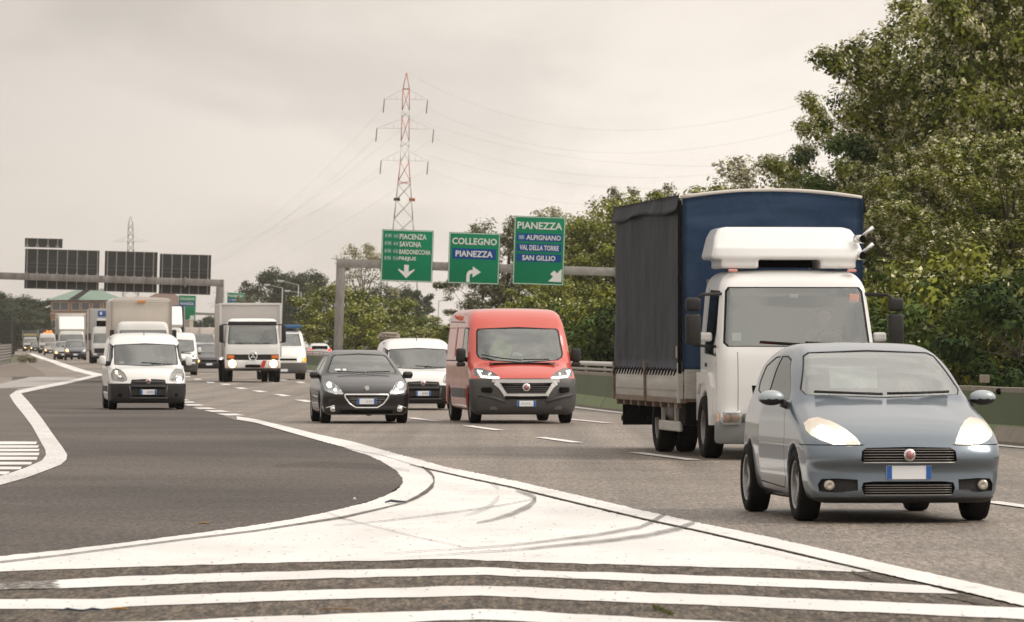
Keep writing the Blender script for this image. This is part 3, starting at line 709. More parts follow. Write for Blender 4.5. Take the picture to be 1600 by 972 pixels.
SEGM = seg_mesh(5.95); y = 45.0; rail_pts = []
while y < 960:
    a = Vector((medx(y), y)); b_ = Vector((medx(y+6), y+6)); d_ = b_-a; ln = d_.length
    o = link('barrier_piece', SEGM, br); o.location = (a.x, a.y, gz(y)-.005); o.rotation_euler = (random.uniform(-.001, .001), random.uniform(-.006, .006), math.atan2(-d_.x, d_.y)); y += 6*6/ln
b = MB()
for k in range(9):
    t_ = k/9
b.bm.free()
def rail(parent, pts, name='guard_rail', m=GALV, w_=.31, flip=1):
    """corrugated steel beam along points"""
    prof = [(-.0, -.155), (.05, -.11), (.05, -.07), (0, -.02), (0, .02), (.05, .07), (.05, .11), (0, .155)]
    bm = bmesh.new(); rings = []
    for i, p in enumerate(pts):
        p = Vector(p); t = (Vector(pts[min(i+1, len(pts)-1)])-Vector(pts[max(i-1, 0)])).normalized(); n = Vector((t.y, -t.x, 0)).normalized()*flip
        rings.append([bm.verts.new(p+n*u+Vector((0, 0, v))) for u, v in prof]+[bm.verts.new(p+n*(u-.006)+Vector((0, 0, v))) for u, v in prof[::-1]])
    for r0, r1 in zip(rings, rings[1:]):
        for j in range(len(r0)): bm.faces.new((r0[j], r0[(j+1) % len(r0)], r1[(j+1) % len(r0)], r1[j]))
    bmesh.ops.recalc_face_normals(bm, faces=bm.faces[:]); return bm_obj(name, bm, m, parent)
rr_ = [(medx(y_)+.0, y_, gz(y_)+1.06) for y_ in np.linspace(112, 600, 60)]
b = MB(); b.tube([(x, y_, z+.02) for x, y_, z in rr_], .055, 8); b.build('top_rail', mat('pale_steel', (.60, .58, .55), .4, .4), br)
b = MB(); b.tube([(x-.02, y_, z-.12) for x, y_, z in rr_], .035, 6); b.build('top_rail', GALV, br)
for y_ in np.arange(113, 420, 6.0):
    b = MB(); b.box((medx(y_)+.02, y_, gz(y_)+.97), (.06, .06, .22)); b.build('rail_post', GALV, br)
for y_ in (78.0, 77.4):
    pass
b = MB(); b.box((medx(81)-.0, 81, .985), (.16, .05, .13), .01); b.build('reflector_block', RAW, br)
for x_, y_ in ((1576, 612), ):
    b = MB(); b.lathe([(-.02, .001), (-.01, .045), (.03, .05)], 12, 'y', (medx(79.4)-.13, 79.3, .80)); b.build('lifting_hole', DARK, br)
# bare concrete repair at the foot of the barrier, right edge
b = MB(); b.prism([(-.345, 0), (-.345, .05), (-.19, .27), (-.16, .27), (-.28, 0)], 0, 2.6); o = b.build('concrete_repair', RAW, br); o.location = (medx(76.6), 76.6, 0); o.rotation_euler = (0, 0, math.atan2(5.05, 40))
# ------------------------------------------------------------------ left guard rail, noise barrier
gr = empty('guard_rail', (-33, 330, gz(330))); tag(gr, 'weathered steel crash barrier with three beams at the left verge', 'guard rail')
for z in (1.22, .84, .46):
    rail(gr, [(x+33, y_-330, z+gz(y_)-gz(330)) for x, y_ in ((-29.6, 285), (-31.3, 307), (-33.2, 332), (-35.0, 355), (-36.0, 368))], 'beam', mat('grimy_steel', (.24, .22, .20), .6, .3, noise=(2, .7, (.14, .12, .10))), flip=1)
for k in range(12):
    t_ = k/11; x = -29.6-6.4*t_; y_ = 285+83*t_
    b = MB(); b.box((x+33-.06, y_-330, .66), (.1, .12, 1.4)); b.build('post', GALV, gr)
nb_ = empty('noise_barrier', (-52.5, 520, gz(520))); tag(nb_, 'dark louvred noise barrier at the far left verge', 'noise barrier')
NBM = mat('dark_panel', (.035, .032, .030), .8)
for k in range(9):
    b = MB(); b.box((-1.5, 0, .4+k*.38), (7.0, .10, .34), .02); b.build('panel', NBM, nb_)
for x in (-4.9, -1.6, 1.7):
    b = MB(); b.box((x, -.1, 1.85), (.16, .16, 3.8)); b.build('post', mat('dark_post', (.07, .065, .06), .7), nb_)
# ------------------------------------------------------------------ car builder
def grow(poly, s):
    cx = sum(p[0] for p in poly)/len(poly); cz = sum(p[1] for p in poly)/len(poly); o = []
    for x, z in poly:
        d = math.hypot(x-cx, z-cz); o.append((x+(x-cx)/d*s, z+(z-cz)/d*s))
    return o
class Car:
    def __init__(s, root, sp, pm): s.root = root; s.bm = body_bm(sp); s.pm = pm; s.sp = sp; s.V0 = np.array([v.co[:] for v in s.bm.verts if v.normal.y < .3 and v.co.y < sp['L']*.5])
    def glass(s, poly, axis='F', seal=.03, gm=None, name='window', lim=None, sealm=None):
        a = extract(s.bm, grow(poly, seal), axis, lim); g = extract(a, poly, axis, lim); recess(g, .004, wall=False)
        so = bm_obj('window_seal', a, sealm or SEAL, s.root, True) if seal > 0 and len(a.faces) else None
        return bm_obj(name, g, gm or (GLASS if axis == 'F' else SIDEGLASS), s.root, True)
    def panel(s, poly, m, axis='F', d=0.0, name='panel', lim=None, parent=None, wall=True, nlim=.05):
        a = extract(s.bm, poly, axis, lim, nlim)
        if not len(a.faces): a.free(); return None
        if d: recess(a, d, (0, -1, 0) if (axis == 'F' and d > 0 and False) else None, wall)
        return bm_obj(name, a, m, parent or s.root, True)
    def sunk(s, poly, m, depth, name, lim=(-1, .5)):
        """opening sunk straight back into the nose"""
        a = extract(s.bm, poly, 'F', lim)
        recess(a, depth, (0, -1, 0)); return bm_obj(name, a, m, s.root, True)
    def lamp(s, poly, bulbs=(), lit=None, axis='F', depth=.05, name='headlight', lim=None, inner=None, br=.035):
        a = extract(s.bm, poly, axis, lim)
        if not len(a.faces): return None
        r = a.copy(); V = np.array([v.co[:] for v in a.verts])
        recess(r, depth, (0, -1, 0) if axis == 'F' else None); h = bm_obj(name, r, inner or REFL, s.root, True)
        lo = bm_obj('lens', a, LENS, h, True)
        for (x, z, *k) in bulbs:
            i = np.argmin((V[:, 0]-x)**2+(V[:, 2]-z)**2); b = MB(); rad = k[0] if k else br
            b.lathe([(-rad, .001), (-rad*.7, rad*.7), (0, rad), (rad*.7, rad*.7)], 14, 'y', (x, V[i, 1]+depth*.55+rad*.2, z)); b.build('bulb', lit or CHROME, h)
        return h
    def seam(s, pts, axis='L', w=.007, lim=None):
        for (a, b) in zip(pts[:-1], pts[1:]):
            d = Vector((b[0]-a[0], b[1]-a[1])); n = Vector((-d.y, d.x)).normalized()*w/2
            q = extract(s.bm, [(a[0]+n.x, a[1]+n.y), (b[0]+n.x, b[1]+n.y), (b[0]-n.x, b[1]-n.y), (a[0]-n.x, a[1]-n.y)], axis, lim)
            if len(q.faces):
                recess(q, .006); o = bm_obj('panel_gap', q, DARK, s.root, True)
            else: q.free()
    def finish(s, name='body'):
        return bm_obj(name, s.bm, s.pm, s.root, True)
    def ysurf(s, x, z):
        """y of the nose surface at (x, z)"""
        d = (s.V0[:, 0]-x)**2+(s.V0[:, 2]-z)**2; m = d < (s.sp['res']*1.3)**2
        return float(s.V0[m, 1].min()) if m.any() else float(s.V0[np.argmin(d), 1])
    def bars(s, x0, x1, zs, h, m, off=.0, name='grille_bar', n=10, flat=False):
        for z in zs:
            b = MB(); P = [(x0+(x1-x0)*i/n, s.ysurf(x0+(x1-x0)*i/n, z)+off, z) for i in range(n+1)]
            b.tube(P, h/2, 6); b.build(name, m, s.root)
    def frame(s, pts, h, m, off=-.004, name='grille_frame'):
        b = MB(); P = []
        for a, c in zip(pts, pts[1:]+pts[:1]):
            for t in (0, .34, .67): P.append((a[0]+(c[0]-a[0])*t, s.ysurf(a[0]+(c[0]-a[0])*t, a[1]+(c[1]-a[1])*t)+off, a[1]+(c[1]-a[1])*t))
        P.append(P[0]); b.tube(P, h/2, 6, cap=False); return b.build(name, m, s.root)
def wipers(c, pts_list):
    for pts in pts_list:
        b = MB(); b.tube([(x, c.ysurf(x, z)-.02, z) for x, z in pts], .012, 5); b.build('wiper', BLACKP, c.root)
def bars(root, x0, x1, zs, y, h, m, d=.012, curve=0.0, n=10, name='grille_bar', xc=0):
    for z in zs:
        b = MB(); P = [(x0+(x1-x0)*i/n, y+curve*((x0+(x1-x0)*i/n-xc)**2), z) for i in range(n+1)]
        b.tube(P, h/2, 5); b.build(name, m, root)
def badge(root, c, r, m=None, inner=None, name='badge', mark=True):
    b = MB(); b.lathe([(0.0, .001), (-.014, r*.2), (-.012, r*.8), (-.006, r), (.01, r)], 20, 'y', c); o = b.build(name, m or CHROME, root)
    if inner:
        b = MB(); b.lathe([(-.017, .001), (-.016, r*.68), (-.011, r*.7)], 18, 'y', c); b.build('badge_field', inner, o)
    return o
def papers(root, items):
    for (x, y, z, w, h, tilt) in items:
        b = MB(); b.box((0, 0, 0), (w, .004, h)); o = b.build('windscreen_paper', PAPER, root); o.location = (x, y, z); o.rotation_euler = (tilt, 0, 0)
# ------------------------------------------------------------------ silver-blue hatchback
def hatch_silver():
    root = place('hatchback', 1421, 43.0, 6.9, 'silver-blue hatchback with both headlights lit, driving in front of the blue canopied truck', 'car')
    PM = paint('blue_grey_metallic', (.152, .186, .220), .62, .32, .8, .08)
    sp = dict(L=4.03, H=1.53, res=.023, k=.10, c1=.030, c2=.085, pw=4.5, crown=.055,
        side=[(.20, .17), (.06, .19), (.02, .26), (.035, .36), (.045, .46), (-.01, .52), (.0, .60), (.06, .69), (.16, .76), (.40, .86), (.75, .955), (1.0, 1.02), (1.10, 1.06), (1.5, 1.30), (1.85, 1.455), (2.15, 1.515), (2.6, 1.53), (3.1, 1.505), (3.6, 1.42), (3.78, 1.32), (3.92, 1.06), (4.02, .85), (4.03, .6), (4.0, .35), (3.9, .22), (3.5, .19), (2., .18)],
        hw=[(.1, .74), (.2, .79), (.35, .825), (.5, .838), (.66, .843), (.86, .83), (1.0, .79), (1.1, .745), (1.3, .69), (1.45, .62), (1.55, .54)],
        arches=[(.86, .31, .345), (3.37, .31, .345)], taper=[(0, .97), (.5, 1), (1.2, 1), (2.6, 1), (4.03, .90)])
    c = Car(root, sp, PM)
    c.glass([(-.66, 1.075), (-.69, 1.12), (-.575, 1.405), (-.52, 1.435), (0, 1.45), (.52, 1.435), (.575, 1.405), (.69, 1.12), (.66, 1.075), (0, 1.055)], 'F', .010, name='windscreen', lim=(.6, 2.3), gm=GLASSP)
    for ax in 'LR':
        c.glass([(1.42, 1.04), (1.62, 1.17), (1.98, 1.36), (2.2, 1.395), (2.5, 1.40), (2.6, 1.02), (1.8, 1.0)], ax, .018)
        c.glass([(2.70, 1.03), (2.60, 1.40), (2.9, 1.385), (3.3, 1.31), (3.46, 1.17), (3.40, 1.10)], ax, .018)
        c.seam([(1.42, .98), (1.30, .75), (1.32, .36), (1.45, .27)], ax, .01); c.seam([(2.66, 1.0), (2.70, .6), (2.62, .35)], ax, .01); c.seam([(1.45, .27), (2.62, .30)], ax, .01)
        c.seam([(.06, .66), (.58, .66)], ax, .008)
    GLOW = mat('glowing_reflector', (.85, .80, .74), .3, .3, emis=((1, .80, .62), .22))
    L1 = [(-.80, .78), (-.79, .84), (-.74, .875), (-.66, .89), (-.58, .86), (-.50, .80), (-.43, .72), (-.405, .675), (-.42, .655), (-.5, .648), (-.62, .662), (-.72, .70), (-.78, .74)]
    c.lamp(L1, [(-.56, .735, .05), (-.68, .78, .045)], LIT, depth=.05, lim=(-1, .9), inner=GLOW); c.lamp(mirror(L1), [(.56, .735, .045), (.68, .78, .04)], LIT, depth=.05, lim=(-1, .9), inner=GLOW)
    up = [(-.41, .53), (-.40, .61), (-.36, .637), (0, .645), (.36, .637), (.40, .61), (.41, .53), (.38, .515), (0, .51), (-.38, .515)]
    c.sunk(up, DARK, .06, 'grille'); DC = mat('thin_grille_bar', (.30, .28, .26), .4, .6); c.bars(-.385, .385, (.536, .559, .582, .605, .625), .0065, DC, .012); c.bars(-.39, .39, (.513,), .011, mat('grille_sill', (.55, .54, .52), .35, .6), -.002)
    lo = [(-.38, .25), (-.40, .30), (-.385, .345), (-.30, .355), (.30, .355), (.385, .345), (.40, .30), (.38, .25), (.3, .238), (-.3, .238)]
    c.sunk(lo, DARK, .06, 'grille'); c.bars(-.37, .37, (.263, .283, .303, .323), .0065, DC, .012); c.bars(-.37, .37, (.24,), .010, DC, -.002)
    for s in (-1, 1):
        q = [(-.74, .27), (-.75, .33), (-.72, .375), (-.60, .38), (-.43, .37), (-.43, .28), (-.6, .26)]; q = q if s < 0 else mirror(q)
        c.sunk(q, BLACKP, .05, 'fog_recess'); fy = c.ysurf(s*.655, .322)+.03
        b = MB(); b.lathe([(.0, .001), (-.012, .03), (-.004, .045), (.03, .047)], 18, 'y', (s*.655, fy, .322)); fo = b.build('fog_lamp', mat('fog_glass', (.55, .5, .42), .15, .6), root)
        b = MB(); b.lathe([(0, .001), (.06, .055), (.08, .056)], 16, 'y', (s*.655, fy, .322)); b.build('fog_housing', BLACKP, fo)
    c.panel([(-.80, .12), (-.80, .222), (.80, .222), (.80, .12)], BLACKP, 'F', -.008, 'dark_lower_band', (-1, .6))  # black band added to darken the bumper's underside
    badge(root, (0, c.ysurf(0, .577)-.004, .577), .052, CHROME, mat('red_enamel', (.42, .20, .19), .35, .5))
    plate(root, c.ysurf(0, .43)-.012, .43, None, .385, .115)
    for s in (-1, 1):
        def f(x, y, z): return np.sqrt(((x-s*.93)/.118)**2+((y-1.42)/.075)**2+((z-1.045)/.066)**2)*.07-.07
        P, Q = surf_net(f, (s*.93-.2, 1.25, .9), (s*.93+.2, 1.6, 1.2), .02)
        cen = P[Q].mean(1); o = link('wing_mirror', np_mesh('wing_mirror', P, Q, [mat('mirror_shell', (.36, .41, .43), .35, .2, .6), BLACKP], True, (cen[:, 2] < 1.035).astype(int)), root)
        b = MB(); b.tube([(s*.74, 1.44, .96), (s*.84, 1.42, 1.0)], .035, 7); b.build('mirror_arm', BLACKP, o)
    wipers(c, [[(-.60, 1.10), (-.3, 1.09), (-.02, 1.08)], [(.02, 1.085), (.3, 1.09), (.58, 1.10)]])
    interior(root, [(-.36, 2.0, .26), (.36, 2.0, .26), (-.36, 2.95, .26), (.3, 2.95, .26)], (1.42, .92, 1.25), (.36, 1.62, .93), (2.3, .22, 2.0), 1.3)
    papers(root, [(-.53, 1.24, 1.09, .12, .05, -.9), (-.12, 1.9, 1.22, .42, .2, -.3)])
    b = MB(); b.box((0, 1.86, 1.37), (.22, .03, .06), .015); b.build('rear_view_mirror', BLACKP, root)
    wheels(root, [(-.735, .86), (.735, .86), (-.735, 3.37), (.735, 3.37)], .31, .20, 'alloy')
    b = MB(); b.tube([(.1, 3.2, .2), (.1, 3.9, .2)], .08, 8); b.box((0, 2.0, .2), (1.4, 3.2, .06)); b.build('underbody', DARK, root)
    c.finish()
    return root
hatch_silver()
# ------------------------------------------------------------------ black hatchback
def hatch_black():
    root = place('hatchback', 573, 99.5, 6.2, 'black hatchback with a chrome framed grille, driving in the lane beside the dark exit lane', 'car')
    PM = paint('black_metallic', (.011, .0095, .010), .1, .32, .5, .06)
    sp = dict(L=3.96, H=1.44, res=.03, k=.10, c1=.035, c2=.09, pw=4.2, crown=.05,
        side=[(.22, .17), (.06, .18), (.01, .26), (.02, .36), (.0, .46), (-.01, .56), (.03, .64), (.16, .72), (.40, .81), (.75, .90), (1.0, .95), (1.10, .98), (1.5, 1.18), (1.9, 1.34), (2.2, 1.41), (2.6, 1.44), (3.1, 1.41), (3.55, 1.33), (3.72, 1.24), (3.86, 1.02), (3.95, .82), (3.96, .6), (3.93, .35), (3.85, .22), (3.4, .19), (2., .18)],
        hw=[(.1, .78), (.2, .83), (.35, .86), (.5, .87), (.66, .87), (.84, .855), (.95, .81), (1.05, .745), (1.25, .64), (1.36, .585), (1.46, .50)],
        arches=[(.80, .30, .335), (3.34, .30, .335)])
    c = Car(root, sp, PM)
    c.glass([(-.64, .985), (-.66, 1.02), (-.52, 1.30), (-.47, 1.325), (0, 1.345), (.47, 1.325), (.52, 1.30), (.66, 1.02), (.64, .985), (0, .965)], 'F', .02, name='windscreen', lim=(.6, 2.3))
    for ax in 'LR':
        c.glass([(1.45, .98), (1.7, 1.13), (2.0, 1.28), (2.2, 1.325), (2.45, 1.33), (2.50, .97)], ax, .018)
        c.glass([(2.58, .98), (2.54, 1.33), (2.9, 1.31), (3.25, 1.23), (3.40, 1.06)], ax, .018)
        c.seam([(1.42, .94), (1.30, .7), (1.36, .28)], ax, .012); c.seam([(2.56, .94), (2.56, .3)], ax, .012); c.seam([(1.36, .28), (2.56, .28)], ax, .01)
        c.panel([(1.35, .50), (2.5, .52), (2.5, .54), (1.35, .52)], CHROME, ax, -.008, 'trim_strip')
        c.panel([(1.50, .965), (2.9, .965), (2.9, .952), (1.50, .952)], CHROME, ax, -.006, 'trim_strip')
    Lp = [(-.81, .66), (-.82, .76), (-.80, .825), (-.76, .84), (-.62, .805), (-.54, .71), (-.455, .61), (-.46, .57), (-.6, .575), (-.74, .61)]
    for s in (-1, 1):
        c.lamp(Lp if s < 0 else mirror(Lp), [(s*.70, .76, .05), (s*.60, .66, .03)], mat('day_lamp', (1, 1, 1), .3, emis=((1, .97, .92), 3.0)), depth=.05, lim=(-1, 1.0))
    gi = [(-.39, .525), (-.40, .545), (.40, .545), (.39, .525), (.30, .39), (.20, .335), (-.20, .335), (-.30, .39)]
    c.sunk(gi, mat('grille_mesh', (.04, .038, .036), .5), .04, 'grille'); c.bars(-.36, .36, (.50, .47), .012, mat('dull_chrome', (.35, .34, .33), .4, .8), .01); c.bars(-.30, .30, (.43, .40), .010, mat('dull_chrome', (.3, .3, .3)), .012); c.bars(-.22, .22, (.365,), .010, mat('dull_chrome', (.3, .3, .3)), .012)
    c.frame([(-.425, .565), (.425, .565), (.42, .51), (.33, .385), (.21, .31), (-.21, .31), (-.33, .385), (-.42, .51)], .036, mat('bright_chrome', (.9, .9, .88), .25, .7), -.006)
    c.panel([(-.50, .583), (.50, .583), (.50, .592), (-.50, .592)], DARK, 'F', .008, 'panel_gap', (-1, .5))
    c.panel([(-.5, .19), (-.52, .26), (.52, .26), (.5, .19)], DARK, 'F', .02, 'lower_intake', (-1, .6))
    c.panel([(-.74, .165), (.74, .165), (.74, .182), (-.74, .182)], mat('grey_strip', (.25, .25, .25), .4), 'F', -.006, 'lower_strip', (-1, .6))
    for s in (-1, 1):
        fy = c.ysurf(s*.66, .285)
        b = MB(); b.lathe([(-.01, .001), (-.006, .05), (.0, .06), (.04, .062)], 16, 'y', (s*.645, fy, .285)); fo = b.build('fog_lamp', mat('bright_chrome', (.9, .9, .88)), root)
        b = MB(); b.lathe([(-.016, .001), (-.014, .03), (-.009, .034)], 12, 'y', (s*.645, fy, .285)); b.build('fog_lens', CHROME, fo)
        b = MB(); b.tube([(s*.78, c.ysurf(s*.78, .31)-.003, .305), (s*.62, c.ysurf(s*.62, .36)-.006, .352)], .013, 6); b.build('trim_strip', mat('bright_chrome', (.9, .9, .88)), root)
        b = MB(); b.box((s*.92, 1.36, .945), (.20, .10, .125), .045); o = b.build('wing_mirror', PM, root, angle=50)
        b = MB(); b.box((s*.91, 1.34, .885), (.17, .09, .03), .012); b.tube([(s*.78, 1.38, .9), (s*.86, 1.36, .9)], .03, 6); b.build('mirror_arm', BLACKP, o)
    # lion-like emblem
    b = MB(); ey = c.ysurf(0, .69)-.014; E = [(-.050, .005), (-.012, .042), (.022, .052), (.052, .03), (.055, -.015), (.03, -.05), (.012, -.052), (.018, -.02), (-.005, -.05), (-.03, -.052), (-.012, -.012)]
    b.prism([(x, z+.69) for x, z in E], ey, ey+.03); b.build('badge', mat('bright_chrome', (.9, .9, .88)), root)
    plate(root, c.ysurf(0, .43)-.012, .433, None, .375, .11)
    o = [x for x in root.children if x.name.startswith('number_plate')][0]; letters('///', .05, (.05, -.008, 0), mat('plate_shade', (.35, .3, .3)), o, width=.13)
    wipers(c, [[(-.5, 1.01), (.05, .99)], [(.07, .995), (.55, 1.01)]])
    interior(root, [(-.36, 2.0, .22), (.36, 2.0, .22), (-.36, 2.9, .22), (.36, 2.9, .22)], (1.42, .84, 1.2), (.36, 1.62, .87), (2.2, .22, 1.9), 1.3)
    papers(root, [(-.47, 1.26, 1.045, .11, .05, -.9), (-.34, 1.24, 1.045, .07, .06, -.9)])
    wheels(root, [(-.75, .80), (.75, .80), (-.75, 3.34), (.75, 3.34)], .30, .20, 'alloy')
    b = MB(); b.tube([(.3, 3.0, .2), (.3, 3.8, .2)], .09, 8); b.box((0, 2.0, .2), (1.4, 3.1, .06)); b.build('underbody', DARK, root)
    c.finish(); return root
HB = hatch_black()
# ------------------------------------------------------------------ small white vans
WHITE = paint('white_paint', (.80, .79, .77), 0, .4, .7, .06)
def small_van():
    root = place('small_van', 232, 121.2, 7.3, 'white small van with a black bumper, alone on the dark exit lane', 'van', 'small white vans')
    sp = dict(L=4.39, H=1.84, res=.033, k=.10, c1=.03, c2=.075, pw=4.5, crown=.06,
        side=[(.22, .17), (.06, .18), (-.0, .28), (.0, .5), (.0, .6), (.05, .70), (.10, .80), (.22, .92), (.45, .99), (.75, 1.04), (.85, 1.07), (1.15, 1.32), (1.45, 1.56), (1.75, 1.74), (2.1, 1.81), (2.7, 1.84), (3.6, 1.83), (4.15, 1.78), (4.28, 1.6), (4.36, 1.0), (4.39, .6), (4.36, .25), (3.4, .19), (2., .18)],
        hw=[(.1, .83), (.2, .88), (.4, .905), (.8, .91), (1.05, .90), (1.3, .87), (1.6, .83), (1.75, .76), (1.87, .64)],
        arches=[(.92, .32, .36), (3.68, .32, .36)])
    c = Car(root, sp, WHITE)
    c.glass([(-.72, 1.07), (-.74, 1.10), (-.72, 1.51), (-.70, 1.54), (0, 1.56), (.70, 1.54), (.72, 1.51), (.74, 1.10), (.72, 1.07), (0, 1.055)], 'F', .022, name='windscreen', lim=(.4, 1.9))
    for ax in 'LR':
        c.glass([(1.02, 1.06), (1.2, 1.25), (1.5, 1.5), (1.65, 1.55), (2.1, 1.56), (2.15, 1.04), (1.5, 1.02)], ax, .025)
        c.seam([(1.05, 1.0), (1.32, .7), (1.36, .3)], ax, .014); c.seam([(2.22, 1.62), (2.24, .3)], ax, .014); c.seam([(3.0, 1.6), (3.05, .3)], ax, .012)
        c.panel([(1.30, .42), (3.3, .42), (3.3, .56), (1.30, .56)], BLACKP, ax, -.01, 'rub_strip')
    Lp = [(-.86, .74), (-.87, .86), (-.83, .95), (-.75, .985), (-.64, .96), (-.55, .87), (-.50, .76), (-.50, .70), (-.58, .67), (-.72, .67), (-.82, .69)]
    for s in (-1, 1):
        c.lamp(Lp if s < 0 else mirror(Lp), [(s*.67, .77, .06), (s*.60, .74, .035)], None, depth=.06, lim=(-1, 1.0), inner=mat('lamp_grey', (.5, .49, .47), .25, .6))
    b = MB(); b.lathe([(-.02, .001), (0, .03), (.02, .001)], 10, 'y', (-.74, c.ysurf(-.74, .90)+.05, .90)); b.build('indicator', LITW, root)
    c.panel([(-.95, .10), (-.95, .625), (.95, .625), (.95, .10)], BLACKP, 'F', -.012, 'bumper', (-1, .55), nlim=-.3)
    c.panel([(-.43, .59), (-.39, .715), (0, .735), (.39, .715), (.43, .59)], BLACKP, 'F', -.008, 'grille', (-1, .6))
    br = mat('grey_plastic', (.09, .087, .085), .5)
    for z, w_ in ((.665, .36), (.565, .40), (.285, .46)):
        b = MB(); b.tube([(x, c.ysurf(x, z)-.018, z) for x in np.linspace(-w_, w_, 9)], .014, 6); b.build('grille_bar', br, root)
    b = MB()
    for z in (.52, .335): b.box((0, c.ysurf(0, z)-.004, z), (.78, .03, .05), .01)
    b.build('lower_intake', DARK, root)
    for s in (-1, 1):
        b = MB(); b.lathe([(-.012, .001), (-.01, .04), (.02, .05)], 12, 'y', (s*.66, c.ysurf(s*.66, .36)-.008, .36)); b.build('fog_recess', DARK, root)
        b = MB(); b.tube([(s*.45, c.ysurf(s*.45, .58)-.016, .58), (s*.40, c.ysurf(s*.4, .33)-.016, .30)], .018, 6); b.build('bumper_rib', br, root)
    badge(root, (0, c.ysurf(0, .685)-.02, .685), .062, mat('bright_chrome', (.9, .9, .88)), mat('red_enamel', (.42, .20, .19), .35, .5))
    o = plate(root, c.ysurf(0, .425)-.03, .425, None, .375, .12); letters('095', .085, (.045, -.008, 0), mat('plate_shade', (.35, .3, .3)), o, width=.15)
    for s in (-1, 1):
        b = MB(); b.box((s*1.03, 1.12, 1.17), (.16, .12, .23), .05); o = b.build('wing_mirror', WHITE, root, angle=50)
        b = MB(); b.box((s*.93, 1.15, 1.10), (.12, .10, .12), .03); b.build('mirror_arm', BLACKP, o)
    wipers(c, [[(-.12, 1.12), (.2, 1.105), (.42, 1.08)], [(.1, 1.09), (.62, 1.085)]])
    interior(root, [(-.4, 1.95, .40), (.4, 1.95, .40)], (1.32, .98, 1.4), (.4, 1.55, 1.02), (2.2, .3, 1.9), 1.5)
    b = MB(); b.box((0, 2.5, 1.05), (1.6, .04, 1.35)); b.build('bulkhead', mat('grey_board', (.18, .18, .17), .8), root)
    papers(root, [(-.58, 1.02, 1.12, .12, .09, -.8)])
    b = MB(); b.tube([(0, 1.9, 1.77), (.0, 1.97, 1.86)], .008, 5); b.build('aerial', DARK, root)
    wheels(root, [(-.80, .92), (.80, .92), (-.80, 3.68), (.80, 3.68)], .32, .20, 'steel')
    b = MB(); b.box((0, 2.2, .21), (1.5, 3.4, .06)); b.build('underbody', DARK, root)
    c.finish(); return root
SV = small_van()
q = copy_tree(SV); q.location = ((661.5-800)*121/FPX, 121, 0); q.rotation_euler = (0, 0, math.radians(6.2)); q.scale = (.94, .94, .93)
q['label'] = 'white small van partly hidden between the black hatchback and the red van'
